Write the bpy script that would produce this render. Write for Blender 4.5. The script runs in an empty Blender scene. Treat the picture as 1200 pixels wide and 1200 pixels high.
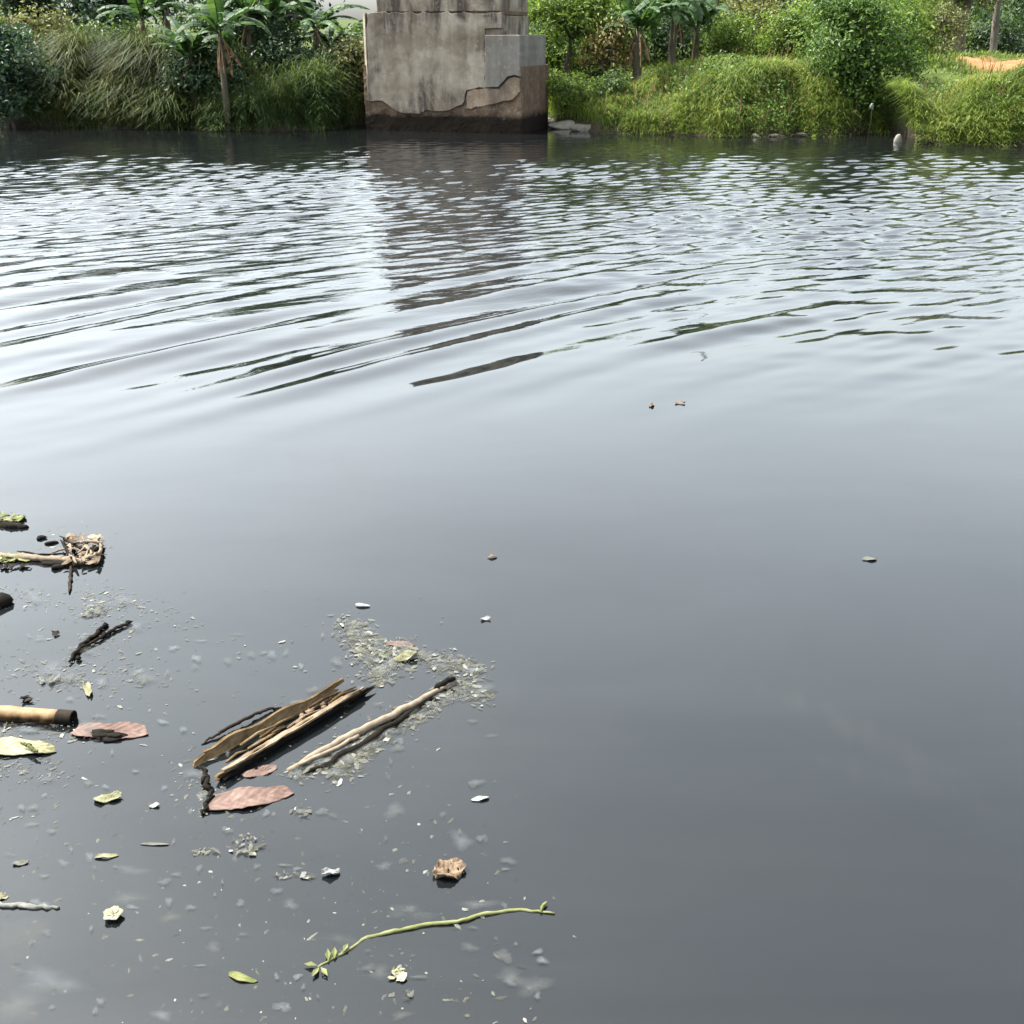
import bpy, math, random
import numpy as np
from mathutils import Vector, Matrix

S = bpy.context.scene
C = S.collection
rng = np.random.default_rng(7)
random.seed(7)
R = math.radians

# ------------------------------------------------------------------ camera, sky, sun, exposure
CAM_H = 2.0
PITCH = 23.5
FPX = 1290.0                      # focal length in pixels of the 1200 px photograph
cam_d = bpy.data.cameras.new('camera')
cam = bpy.data.objects.new('camera', cam_d); C.objects.link(cam)
cam.location = (0, 0, CAM_H)
cam.rotation_euler = (R(90 - PITCH), 0, 0)
cam_d.sensor_width = 36.0
cam_d.lens = 36.0 * FPX / 1200.0
cam_d.clip_start = 0.05; cam_d.clip_end = 3000
S.camera = cam

SKY_LOW, SKY_HIGH = 0.84, 1.25
SUN_AZ, SUN_EL = -70.0, 57.0      # degrees from +Y towards +X, and above the horizon
w = bpy.data.worlds.new('World'); S.world = w; w.use_nodes = True
nt = w.node_tree; nt.nodes.clear()
sky = nt.nodes.new('ShaderNodeTexSky'); sky.sky_type = 'NISHITA'; sky.sun_disc = False
sky.sun_elevation = R(SUN_EL); sky.sun_rotation = R(SUN_AZ)
sky.air_density = 1.0; sky.dust_density = 4.0; sky.ozone_density = 1.0
hs = nt.nodes.new('ShaderNodeHueSaturation'); hs.inputs['Saturation'].default_value = 0.30
bg = nt.nodes.new('ShaderNodeBackground'); bg.inputs['Strength'].default_value = 0.15
wo = nt.nodes.new('ShaderNodeOutputWorld')
wtc = nt.nodes.new('ShaderNodeTexCoord'); wsp = nt.nodes.new('ShaderNodeSeparateXYZ'); nt.links.new(wtc.outputs['Generated'], wsp.inputs[0])
mr = nt.nodes.new('ShaderNodeMapRange'); mr.interpolation_type = 'SMOOTHSTEP'
for i_, v_ in enumerate((0.0, 0.38, SKY_LOW, SKY_HIGH)): mr.inputs[i_ + 1].default_value = v_
nt.links.new(wsp.outputs['Z'], mr.inputs[0])
hz = nt.nodes.new('ShaderNodeVectorMath'); hz.operation = 'SCALE'      # dull haze towards the horizon all round
nt.links.new(sky.outputs[0], hs.inputs['Color']); nt.links.new(hs.outputs[0], hz.inputs[0]); nt.links.new(mr.outputs[0], hz.inputs['Scale']); 
wb = nt.nodes.new('ShaderNodeVectorMath'); wb.operation = 'MULTIPLY'; wb.inputs[1].default_value = (0.95, 1.0, 0.985)   # the camera's white balance
nt.links.new(hz.outputs[0], wb.inputs[0]); nt.links.new(wb.outputs[0], bg.inputs[0]); nt.links.new(bg.outputs[0], wo.inputs[0])
sd = bpy.data.lights.new('sun', 'SUN'); sd.energy = 3.4; sd.angle = R(0.8); sd.color = (1.0, 0.95, 0.86)
sun = bpy.data.objects.new('sun', sd); C.objects.link(sun)
sdir = Vector((math.sin(R(SUN_AZ)) * math.cos(R(SUN_EL)), math.cos(R(SUN_AZ)) * math.cos(R(SUN_EL)), math.sin(R(SUN_EL))))
sun.rotation_euler = sdir.to_track_quat('Z', 'Y').to_euler()
sun.location = (-8, 5, 12)
S.view_settings.view_transform = 'Standard'; S.view_settings.look = 'None'
S.view_settings.gamma = 1.0; S.view_settings.use_curve_mapping = False
S.view_settings.exposure = 2.05
S.cycles.max_bounces = 6; S.cycles.transmission_bounces = 4; S.cycles.diffuse_bounces = 3; S.cycles.glossy_bounces = 3; S.cycles.transparent_max_bounces = 6

# ------------------------------------------------------------------ measuring helpers
_cp, _sp = math.cos(R(PITCH)), math.sin(R(PITCH))
def ray(px, py):
    a, b = (px - 600) / FPX, (600 - py) / FPX
    return Vector((a, _cp + b * _sp, -_sp + b * _cp))
def wp(px, py, z=0.0):
    """the point of the water (or of the level z) seen at a pixel of the photograph"""
    d = ray(px, py); t = (z - CAM_H) / d.z
    return Vector((d.x * t, d.y * t, z))
def at(px, py, Y):
    d = ray(px, py); t = Y / d.y
    return Vector((d.x * t, Y, CAM_H + d.z * t))

# ------------------------------------------------------------------ object helpers
def tag(o, label=None, cat=None, group=None, kind=None):
    if label: o['label'] = label
    if cat: o['category'] = cat
    if group: o['group'] = group
    if kind: o['kind'] = kind
    return o
def empty(name, loc=(0, 0, 0)):
    o = bpy.data.objects.new(name, None); C.objects.link(o); o.location = loc
    o.empty_display_size = 0.1
    return o
class MB:
    def __init__(self): self.v = []; self.f = []; self.t = []
    def add(self, verts, faces, tint=0.5):
        b = len(self.v)
        self.v.extend([tuple(q) for q in verts]); self.f.extend([tuple(i + b for i in f) for f in faces])
        if np.isscalar(tint): self.t.extend([tint] * len(verts))
        else: self.t.extend(list(tint))
    def tube(self, pts, rad, seg=7, tint=0.5, caps=True, rough=0.0):
        pts = [Vector(p) for p in pts]; n = len(pts)
        if np.isscalar(rad): rad = [rad] * n
        d0 = (pts[1] - pts[0]).normalized()
        u = d0.orthogonal().normalized()
        vs = []; fs = []
        for i, p in enumerate(pts):
            d = (pts[min(i + 1, n - 1)] - pts[max(i - 1, 0)]).normalized()
            u = (u - d * u.dot(d)).normalized(); q = d.cross(u)
            for k in range(seg):
                a = 2 * math.pi * k / seg; r = rad[i] * (1 + rough * random.uniform(-1, 1))
                vs.append(p + (u * math.cos(a) + q * math.sin(a)) * r)
        for i in range(n - 1):
            for k in range(seg):
                k2 = (k + 1) % seg
                fs.append((i * seg + k, i * seg + k2, (i + 1) * seg + k2, (i + 1) * seg + k))
        if caps:
            fs.append(tuple(range(seg))[::-1]); fs.append(tuple((n - 1) * seg + k for k in range(seg)))
        self.add(vs, fs, tint)
    def blob(self, c, r, seed=0, sub=2, amp=0.25, sq=(1, 1, 1), tint=0.5):
        vs, fs = ICO[sub]
        g = np.random.default_rng(seed); ph = g.uniform(0, 6.28, (6,)); kk = g.normal(0, 2.2, (6, 3))
        out = []
        for q in vs:
            s = sum(math.sin(q[0] * kk[i][0] + q[1] * kk[i][1] + q[2] * kk[i][2] + ph[i]) for i in range(6)) / 3
            m = r * (1 + amp * s)
            out.append((c[0] + q[0] * m * sq[0], c[1] + q[1] * m * sq[1], c[2] + q[2] * m * sq[2]))
        self.add(out, fs, tint)
    def build(self, name, mat, parent=None, smooth=True):
        return mesh_obj(name, self.v, self.f, mat, parent, self.t, smooth)
def mesh_obj(name, v, f, mat, parent=None, tint=None, smooth=True):
    me = bpy.data.meshes.new(name)
    me.from_pydata([tuple(q) for q in v] if not isinstance(v, np.ndarray) else v.tolist(), [], f if not isinstance(f, np.ndarray) else f.tolist())
    if smooth: me.polygons.foreach_set('use_smooth', np.ones(len(me.polygons), bool))
    if tint is not None:
        a = me.attributes.new('tint', 'FLOAT', 'POINT'); a.data.foreach_set('value', np.asarray(tint, np.float32))
    me.materials.append(mat); me.update()
    o = bpy.data.objects.new(name, me); C.objects.link(o)
    if parent: o.parent = parent
    return o
def place(o, root):
    """parent a mesh built in world coordinates to a thing standing at root.location"""
    o.data.transform(Matrix.Translation(-Vector(root.location))); o.parent = root; return o
def _ico():
    import bmesh
    d = {}
    for s in (1, 2, 3):
        bm = bmesh.new(); bmesh.ops.create_icosphere(bm, subdivisions=s, radius=1)
        d[s] = ([tuple(v.co) for v in bm.verts], [tuple(v.index for v in f.verts) for f in bm.faces]); bm.free()
    return d
ICO = _ico()

# ------------------------------------------------------------------ materials
def new_mat(name):
    m = bpy.data.materials.new(name); m.use_nodes = True; n = m.node_tree
    b = n.nodes['Principled BSDF']; return m, n, b
def N(n, t, **k):
    x = n.nodes.new(t)
    for a, v in k.items(): setattr(x, a, v)
    return x
def ramp(n, fac, stops):
    r = n.nodes.new('ShaderNodeValToRGB'); e = r.color_ramp.elements
    while len(e) < len(stops): e.new(0.5)
    for i, (p, c) in enumerate(stops):
        e[i].position = p; e[i].color = (c[0], c[1], c[2], 1) if not np.isscalar(c) else (c, c, c, 1)
    n.links.new(fac, r.inputs[0]); return r.outputs[0]
def noise(n, scale, detail=4, rough=0.6, stretch=None, dist=0.0, coord='Object'):
    tc = n.nodes.new('ShaderNodeTexCoord'); x = n.nodes.new('ShaderNodeTexNoise')
    x.inputs['Scale'].default_value = scale; x.inputs['Detail'].default_value = detail
    x.inputs['Roughness'].default_value = rough; x.inputs['Distortion'].default_value = dist
    if stretch:
        mp = n.nodes.new('ShaderNodeMapping'); mp.inputs['Scale'].default_value = stretch
        n.links.new(tc.outputs[coord], mp.inputs[0]); n.links.new(mp.outputs[0], x.inputs[0])
    else: n.links.new(tc.outputs[coord], x.inputs[0])
    return x.outputs['Fac']
def mix(n, fac, a, b, mode='MIX'):
    x = n.nodes.new('ShaderNodeMix'); x.data_type = 'RGBA'; x.blend_type = mode
    for s, v in ((0, fac), (6, a), (7, b)):
        if hasattr(v, 'is_linked'): n.links.new(v, x.inputs[s])
        elif np.isscalar(v): x.inputs[s].default_value = v
        else: x.inputs[s].default_value = (*v, 1)
    return x.outputs[2]
def math_n(n, op, a, b=0.0, clamp=False):
    x = n.nodes.new('ShaderNodeMath'); x.operation = op; x.use_clamp = clamp
    for i, v in enumerate((a, b)):
        if hasattr(v, 'is_linked'): n.links.new(v, x.inputs[i])
        else: x.inputs[i].default_value = v
    return x.outputs[0]
def bump(n, b, h, strength=0.4, dist=0.02):
    x = n.nodes.new('ShaderNodeBump'); x.inputs['Strength'].default_value = strength; x.inputs['Distance'].default_value = dist
    n.links.new(h, x.inputs['Height']); n.links.new(x.outputs[0], b.inputs['Normal']); return x
def leaf_mat(name, stops, trans=0.4, nscale=1.3, rough=0.5, spec=0.25):
    m, n, b = new_mat(name)
    at_ = N(n, 'ShaderNodeAttribute', attribute_name='tint')
    nz = noise(n, nscale, 3)
    f = math_n(n, 'ADD', math_n(n, 'MULTIPLY', at_.outputs['Fac'], 0.7), math_n(n, 'MULTIPLY', math_n(n, 'SUBTRACT', nz, 0.35), 1.0))
    col = ramp(n, f, stops)
    n.links.new(col, b.inputs['Base Color']); b.inputs['Roughness'].default_value = rough
    b.inputs['Specular IOR Level'].default_value = spec
    tr = N(n, 'ShaderNodeBsdfTranslucent'); n.links.new(mix(n, 1.0, col, (1.0, 1.0, 0.55), 'MULTIPLY'), tr.inputs[0])
    ms = N(n, 'ShaderNodeMixShader'); ms.inputs[0].default_value = trans
    n.links.new(b.outputs[0], ms.inputs[1]); n.links.new(tr.outputs[0], ms.inputs[2])
    n.links.new(ms.outputs[0], n.nodes['Material Output'].inputs[0]); return m
def tint_mat(name, stops, nscale=30, rough=0.75, bscale=80, bstr=0.4, bdist=0.004, stretch=None, spec=0.3):
    m, n, b = new_mat(name)
    at_ = N(n, 'ShaderNodeAttribute', attribute_name='tint')
    nz = noise(n, nscale, 5, 0.65, stretch)
    f = math_n(n, 'ADD', math_n(n, 'MULTIPLY', at_.outputs['Fac'], 0.6), math_n(n, 'MULTIPLY', math_n(n, 'SUBTRACT', nz, 0.3), 1.0))
    n.links.new(ramp(n, f, stops), b.inputs['Base Color'])
    b.inputs['Roughness'].default_value = rough; b.inputs['Specular IOR Level'].default_value = spec
    bump(n, b, noise(n, bscale, 5, 0.7, stretch), bstr, bdist); return m

M = {}
M['lime'] = leaf_mat('lime_leaf', [(0.1, (.035, .065, .012)), (0.5, (.10, .16, .025)), (0.95, (.20, .26, .05))], 0.42)
M['midgreen'] = leaf_mat('bush_leaf', [(0.1, (.02, .045, .010)), (0.5, (.06, .115, .02)), (0.95, (.12, .19, .035))], 0.35)
M['green'] = leaf_mat('green_leaf', [(0.1, (.018, .04, .010)), (0.5, (.05, .09, .02)), (0.95, (.10, .155, .035))], 0.38)
M['dark'] = leaf_mat('dark_leaf', [(0.1, (.010, .026, .012)), (0.5, (.026, .052, .022)), (0.95, (.055, .09, .035))], 0.3)
M['bluegreen'] = leaf_mat('bluish_leaf', [(0.1, (.012, .03, .018)), (0.5, (.03, .06, .035)), (0.95, (.065, .11, .06))], 0.3)
M['olive'] = leaf_mat('olive_leaf', [(0.1, (.05, .055, .02)), (0.5, (.11, .12, .04)), (0.95, (.2, .19, .08))], 0.35)
M['rust'] = leaf_mat('rusty_leaf', [(0.1, (.06, .04, .015)), (0.5, (.13, .11, .03)), (0.95, (.22, .2, .06))], 0.35)
M['grass'] = leaf_mat('grass_blade', [(0.05, (.035, .06, .012)), (0.45, (.100, .145, .026)), (0.85, (.19, .235, .052)), (1.0, (.27, .25, .10))], 0.45, 0.9)
M['reed'] = leaf_mat('reed_blade', [(0.05, (.012, .022, .008)), (0.4, (.036, .054, .015)), (0.72, (.076, .087, .027)), (1.0, (.15, .128, .052))], 0.35, 0.8)
M['dgrass'] = leaf_mat('shaded_grass_blade', [(0.05, (.02, .04, .012)), (0.5, (.055, .085, .025)), (0.9, (.11, .14, .045)), (1.0, (.2, .19, .09))], 0.35, 0.9)
M['banana'] = leaf_mat('banana_leaf', [(0.1, (.013, .034, .012)), (0.5, (.030, .064, .022)), (0.9, (.065, .11, .038))], 0.4, 1.5, 0.55, 0.2)
M['deadleaf'] = leaf_mat('dead_banana_leaf', [(0.1, (.06, .035, .02)), (0.5, (.15, .095, .055)), (0.95, (.26, .18, .11))], 0.25, 4, 0.8, 0.1)
M['bark'] = tint_mat('bark', [(0.1, (.03, .024, .018)), (0.5, (.075, .062, .048)), (0.95, (.16, .135, .105))], 6, 0.9, 20, 0.6, 0.02, (1, 1, .25))
M['palebark'] = tint_mat('pale_bark', [(0.1, (.06, .05, .04)), (0.5, (.14, .12, .10)), (0.95, (.22, .2, .17))], 5, 0.9, 20, 0.6, 0.02, (1, 1, .3))
M['bananastem'] = tint_mat('banana_stem', [(0.1, (.018, .015, .009)), (0.5, (.05, .042, .024)), (0.95, (.11, .09, .055))], 8, 0.7, 20, 0.5, 0.01, (1, 1, .3))
M['stone'] = tint_mat('pale_stone', [(0.1, (.08, .07, .055)), (0.5, (.17, .155, .13)), (0.95, (.27, .25, .22))], 5, 0.9, 12, 0.6, 0.02)
M['dstone'] = tint_mat('dark_stone', [(0.1, (.035, .03, .026)), (0.5, (.09, .08, .068)), (0.95, (.2, .18, .15))], 4, 0.9, 12, 0.6, 0.02)

# ground: mud at the water, soil and litter above, a cut of orange laterite
m, n, b = new_mat('river_soil'); M['soil'] = m
g = N(n, 'ShaderNodeNewGeometry'); sp = N(n, 'ShaderNodeSeparateXYZ'); n.links.new(g.outputs['Position'], sp.inputs[0])
nz = noise(n, 1.2, 6, 0.65)
soil = ramp(n, nz, [(0.25, (.018, .014, .009)), (0.5, (.042, .033, .02)), (0.75, (.085, .066, .042))])
grn = ramp(n, noise(n, 2.5, 5), [(0.3, (.022, .034, .009)), (0.7, (.06, .08, .02))])
mud = ramp(n, noise(n, 5, 5), [(0.3, (.010, .009, .006)), (0.7, (.032, .027, .018))])
fg = math_n(n, 'MULTIPLY', math_n(n, 'SUBTRACT', noise(n, 0.7, 3), 0.28), 7, True)
c1 = mix(n, fg, soil, grn)
at_ = N(n, 'ShaderNodeAttribute', attribute_name='tint')
c1 = mix(n, at_.outputs['Fac'], c1, ramp(n, nz, [(0.3, (.15, .062, .024)), (0.7, (.25, .13, .065))]))
fm = math_n(n, 'SUBTRACT', 1.0, math_n(n, 'MULTIPLY', math_n(n, 'SUBTRACT', sp.outputs['Z'], 0.12), 5, True))
n.links.new(mix(n, fm, c1, mud), b.inputs['Base Color']); b.inputs['Roughness'].default_value = 0.95; b.inputs['Specular IOR Level'].default_value = 0.08
bump(n, b, noise(n, 9, 6, 0.7), 0.7, 0.06)

# water: dark silty body under a clear, nearly mirror surface
m, n, b = new_mat('river_water'); M['water'] = m
tc = N(n, 'ShaderNodeTexCoord'); sp = N(n, 'ShaderNodeSeparateXYZ'); n.links.new(tc.outputs['Object'], sp.inputs[0])
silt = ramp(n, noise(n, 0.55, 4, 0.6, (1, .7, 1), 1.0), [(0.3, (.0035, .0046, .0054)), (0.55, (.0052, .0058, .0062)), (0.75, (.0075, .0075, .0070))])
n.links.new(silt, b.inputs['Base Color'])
b.inputs['IOR'].default_value = 1.5; b.inputs['Specular IOR Level'].default_value = 0.5
slk = ramp(n, noise(n, 0.9, 6, 0.62, (.55, 1.5, 1), 1.2), [(.3, .43), (.7, .54)])
n.links.new(slk, b.inputs['Specular IOR Level'])
rr = ramp(n, noise(n, 1.1, 4, 0.6, (1, .6, 1), 1.5), [(0.35, 0.02), (0.75, 0.075)])
n.links.new(rr, b.inputs['Roughness'])
far = math_n(n, 'MULTIPLY', math_n(n, 'MULTIPLY', math_n(n, 'SUBTRACT', sp.outputs['Y'], 7.0), 0.25, True), math_n(n, 'MULTIPLY', math_n(n, 'SUBTRACT', 26.0, sp.outputs['Y']), 0.1, True))
mp1 = N(n, 'ShaderNodeMapping'); mp1.inputs['Rotation'].default_value = (0, 0, R(-30)); n.links.new(tc.outputs['Object'], mp1.inputs[0])
mp2 = N(n, 'ShaderNodeMapping'); mp2.inputs['Scale'].default_value = (.45, 1.5, 1); n.links.new(mp1.outputs[0], mp2.inputs[0])
rip = N(n, 'ShaderNodeTexNoise'); rip.inputs['Scale'].default_value = 6.5; rip.inputs['Detail'].default_value = 3; rip.inputs['Roughness'].default_value = .55; rip.inputs['Distortion'].default_value = .3
n.links.new(mp2.outputs[0], rip.inputs[0])
bn = bump(n, b, rip.outputs['Fac'], 1.0, 0.009)
n.links.new(math_n(n, 'ADD', math_n(n, 'MULTIPLY', far, 0.85), 0.015), bn.inputs['Strength'])

# pier: lime render, patched concrete, the rough red core under it; tide marks are stains
def pier_mat(name, stops, stain, nscale=1.6, bstr=0.5, bdist=0.02):
    m, n, b = new_mat(name)
    g = N(n, 'ShaderNodeNewGeometry'); sp = N(n, 'ShaderNodeSeparateXYZ'); n.links.new(g.outputs['Position'], sp.inputs[0])
    base = ramp(n, noise(n, nscale, 8, 0.68), stops)
    st = ramp(n, noise(n, 3.2, 6, 0.65, (1, 1, .16)), [(0.42, 1.0), (0.62, 0.0)])
    blot = ramp(n, noise(n, 1.1, 5, 0.6, None, 0.6), [(0.42, 0.0), (0.62, 1.0)])
    f = math_n(n, 'MULTIPLY', st, math_n(n, 'ADD', math_n(n, 'MULTIPLY', blot, .85), .25))
    c = mix(n, math_n(n, 'MULTIPLY', f, stain), base, (.055, .044, .037))
    c = mix(n, math_n(n, 'MULTIPLY', ramp(n, noise(n, .9, 5, .65, (1, 1, 1.6)), [(.47, 0.), (.58, 1.)]), .6 * stain), c, (.105, .08, .058))
    c = mix(n, math_n(n, 'MULTIPLY', ramp(n, noise(n, 9, 6, .7), [(.55, 0.), (.68, 1.)]), .35), c, (.30, .27, .23))
    wet = math_n(n, 'ADD', sp.outputs['Z'], math_n(n, 'MULTIPLY', math_n(n, 'SUBTRACT', noise(n, 2.5, 6, .7), 0.5), 0.35))
    wf = ramp(n, wet, [(0.30, 1.0), (0.44, 0.0)])
    c = mix(n, math_n(n, 'MULTIPLY', wf, 0.93), c, (.006, .005, .004))
    n.links.new(c, b.inputs['Base Color']); b.inputs['Roughness'].default_value = 0.92; b.inputs['Specular IOR Level'].default_value = 0.08
    bump(n, b, noise(n, 14, 8, 0.75), bstr, bdist); return m
M['render'] = pier_mat('aged_render', [(.25, (.15, .125, .095)), (.5, (.245, .21, .166)), (.75, (.34, .305, .25))], 1.0)
M['patch'] = pier_mat('grey_concrete_patch', [(.25, (.11, .104, .092)), (.5, (.155, .146, .13)), (.75, (.20, .19, .17))], 0.45)
M['core'] = pier_mat('red_rubble_core', [(.25, (.065, .043, .028)), (.5, (.14, .095, .064)), (.75, (.25, .185, .13))], 0.5, 3.0, 1.0, 0.06)
M['scab'] = pier_mat('peeled_coat', [(.25, (.13, .095, .07)), (.5, (.22, .165, .12)), (.75, (.34, .28, .21))], 0.6, 3.0, 0.9, 0.04)

# ------------------------------------------------------------------ terrain
_sh = [wp(*q) for q in [(-120, 146), (0, 148), (150, 150), (260, 153), (380, 153), (410, 148), (430, 143), (630, 143), (650, 150), (700, 155), (760, 158), (850, 160), (960, 161),
                        (1015, 157), (1052, 157), (1068, 168), (1100, 170), (1200, 172), (1300, 172)]]
SX = np.array([p.x for p in _sh]); SY = np.array([p.y for p in _sh])
def shore(x):
    x = np.asarray(x, float)
    return np.interp(x, SX, SY) + 0.12 * np.sin(x * 2.3) + 0.07 * np.sin(x * 5.1 + 1) + 0.05 * np.sin(x * 11.7)
def ground(x, y):
    x = np.asarray(x, float); y = np.asarray(y, float)
    d = y - shore(x)
    H = np.interp(x, [-60, -12, -8, -4, 0.5, 2.0, 3.0, 4.5, 6.0, 7.5, 8.4, 8.9, 9.6, 11, 13, 60], [1.2, 1.05, 1.0, .95, .7, .55, .75, 1.1, 1.2, 1.15, .75, .75, .95, 1.0, 1.05, 1.2])
    wd = np.interp(x, [-60, -4, 1, 3, 5, 7.5, 8.4, 8.9, 9.6, 60], [2.2, 2.0, 2.4, 2.2, 2.2, 2.0, 2.4, 2.2, 1.5, 1.7])
    t = np.clip(d / wd, 0, 1); s = t * (2 - t)
    z = H * s + (1.3 - H) * np.clip((d - wd) / 6, 0, 1)
    z = z + np.clip((d - 40) / 400, 0, 1) * 6
    nz = 0.06 * np.sin(x * 1.7 + y * .9) + 0.05 * np.sin(x * 3.9 - y * 2.3 + 1) + 0.03 * np.sin(x * 7.3 + y * 6.1)
    z = z + nz * np.clip(d / 1.0, 0, 1)
    return np.where(d > 0, z + 0.05 * np.clip(d / .3, 0, 1), np.maximum(-1.4, 0.45 * d))
gx = np.concatenate([[-600, -250, -120, -60, -35, -24], np.arange(-18, 18.01, 0.15), [24, 35, 60, 120, 250, 600]])
gy = np.concatenate([[-30, 0, 10, 18, 20], np.arange(21, 34, 0.15), np.arange(34, 60, 1.5), [70, 90, 130, 200, 350, 700, 1200]])
X, Y = np.meshgrid(gx, gy); Z = ground(X, Y)
V = np.stack([X.ravel(), Y.ravel(), Z.ravel()], 1)
nx, ny = len(gx), len(gy)
I = np.arange(nx * ny).reshape(ny, nx)
F = np.stack([I[:-1, :-1].ravel(), I[:-1, 1:].ravel(), I[1:, 1:].ravel(), I[1:, :-1].ravel()], 1)
oc = at(1192, 78, 27.5)
tn = np.exp(-(((X - oc.x - .4) / 1.2) ** 2 + ((Y - 28.5) / 3.6) ** 2)).ravel() * 1.5
tn = np.clip(np.where(tn > .35, tn, 0), 0, 1)
tag(mesh_obj('ground', V, F, M['soil'], None, tn), 'brown muddy river bank with orange soil cut at its right end', 'ground', None, 'structure')

# ------------------------------------------------------------------ water
def build_water():
    nu, rows = 620, [-12, -4, 0.0]
    y = 1.0
    while y < 28.5:
        rows.append(y); y += 0.30 if y < 5 else (0.022 + 0.0009 * y)
    rows += [30, 36]
    yy = np.array(rows)
    u = np.concatenate([[-60, -6, -2.0], np.linspace(-1, 1, nu), [2.0, 6, 60]])
    ext = 2.5 + 0.47 * np.clip(yy, 0, 30)
    X = u[None, :] * ext[:, None]; Y = np.repeat(yy[:, None], len(u), 1)
    g = np.random.default_rng(11)
    # gusty envelope: low frequency field that breaks the crests into short lengths
    def field(seed, sc):
        q = np.random.default_rng(seed); s = 0
        for i in range(7):
            a = q.uniform(0, 6.28); k = sc * q.uniform(.6, 1.6)
            s = s + np.sin(k * (X * math.cos(a) + Y * math.sin(a)) + q.uniform(0, 6.28))
        return s / 7 * 1.6
    e1, e2, wx, wy = field(1, .9), field(2, 1.3), field(3, .8) * .18, field(4, .8) * .18
    Xw, Yw = X + wx, Y + wy
    edge = 5.45 + 0.13 * X + 0.25 * np.sin(X * .8 + 1) + 0.45 * e2
    ramp_n = np.clip((Y - edge) / 2.0, 0, 1); ramp_n = ramp_n * ramp_n * (3 - 2 * ramp_n)
    h = np.zeros_like(X)
    # the swell that reaches the calm water: crests run away to the right
    base = math.atan2(-.75, .66)
    for i in range(7):
        lam = (.95, .78, .66, .56, .47, .40, .34)[i]; a = base + g.normal(0, .10); k = 2 * math.pi / lam
        env = np.clip(.45 + 1.0 * (e1 if i % 2 else e2), 0.0, 1.6)
        h += .0150 * lam * env * np.sin(k * (Xw * math.cos(a) + Yw * math.sin(a)) + g.uniform(0, 6.28))
    chop = np.zeros_like(X)
    for i in range(16):
        lam = g.uniform(.16, .5); a = base - .35 + g.normal(0, .33); k = 2 * math.pi / lam
        chop += lam * .0074 * np.clip(.75 + .6 * (e2 if i % 2 else e1), .1, 1.5) * np.sin(k * (X * math.cos(a) + Y * math.sin(a)) + g.uniform(0, 6.28))
    fz = np.clip((Y - 8.5) / 5, 0, 1)
    near_shore = np.clip((25.5 - Y) / 8, .12, 1)
    right = np.clip((X - .3) / 2.5, 0, 1)
    Zh = ramp_n * (h * (1 - .72 * fz) * (1 - .62 * right) + chop * np.clip(.12 + 1.0 * fz + .3 * right, 0, 1.1)) * near_shore
    # a slow, almost invisible swell on the calm part
    Zh += .0012 * np.sin(X * 1.3 - Y * 1.9) + .0008 * np.sin(X * 2.9 + Y * 1.1 + 2)
    Zh *= np.clip((2.2 - np.abs(u))[None, :], 0, 1)
    V = np.stack([X.ravel(), Y.ravel(), Zh.ravel()], 1).astype(np.float32)
    ny, nx = X.shape
    I = np.arange(nx * ny).reshape(ny, nx)
    F = np.stack([I[:-1, :-1].ravel(), I[:-1, 1:].ravel(), I[1:, 1:].ravel(), I[1:, :-1].ravel()], 1).astype(np.int32)
    me = bpy.data.meshes.new('river_water')
    me.vertices.add(len(V)); me.vertices.foreach_set('co', V.ravel())
    me.loops.add(F.size); me.loops.foreach_set('vertex_index', F.ravel())
    me.polygons.add(len(F)); me.polygons.foreach_set('loop_start', np.arange(0, F.size, 4, dtype=np.int32))
    me.polygons.foreach_set('use_smooth', np.ones(len(F), bool))
    me.update(calc_edges=True); me.validate()
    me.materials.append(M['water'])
    o = bpy.data.objects.new('river_water', me); C.objects.link(o)
    tag(o, 'dark grey river water, rippled far out and glassy close in', 'water', None, 'structure')
build_water()

# ------------------------------------------------------------------ the bridge pier
PA, PB = wp(427, 152), wp(610, 157)
pdir = (PB - PA); PW = pdir.length; pdir.normalize(); pn = Vector((pdir.y, -pdir.x, 0))   # pn looks to the camera
def puv(px, py):
    """(along the face, height) of a pixel on the pier's front plane"""
    d = ray(px, py); o = Vector((0, 0, CAM_H)); t = (PA - o).dot(pn) / d.dot(pn); q = o + d * t
    return ((q - PA).dot(pdir), q.z)
pier = empty('bridge_pier', PA)
tag(pier, 'old stained concrete bridge pier standing in the water', 'bridge pier')
pier.rotation_euler.z = math.atan2(pdir.y, pdir.x)     # local x along the face, local -y towards the camera
def prism(name, poly, y0, y1, mat, rough=0.0, chamfer_left=0.0, sub=0.10):
    """front polygon (u, z) extruded from local y0 (front) to y1 (back); edges jittered for a broken rim"""
    pts = []
    for i, p in enumerate(poly):
        q = poly[(i + 1) % len(poly)]; L = math.dist(p, q); k = max(1, int(L / sub)) if rough else 1
        for j in range(k):
            t = j / k; j_ = rough if j else rough * .4
            pts.append((p[0] + (q[0] - p[0]) * t + random.uniform(-j_, j_), p[1] + (q[1] - p[1]) * t + random.uniform(-j_, j_)))
    n_ = len(pts); vs = [(u, y0, z) for u, z in pts] + [(u, y1, z) for u, z in pts]
    fs = [tuple(range(n_)), tuple(range(2 * n_ - 1, n_ - 1, -1))] + [(i + n_, (i + 1) % n_ + n_, (i + 1) % n_, i) for i in range(n_)]
    o = mesh_obj(name, vs, fs, mat, pier, None, False)
    bm_ = o.modifiers.new('edge', 'BEVEL'); bm_.width = 0.012; bm_.segments = 2; bm_.limit_method = 'ANGLE'; bm_.angle_limit = R(50)
    return o
DEP = 2.1
CH = 0.13                          # the upstream corner is cut off
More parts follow.
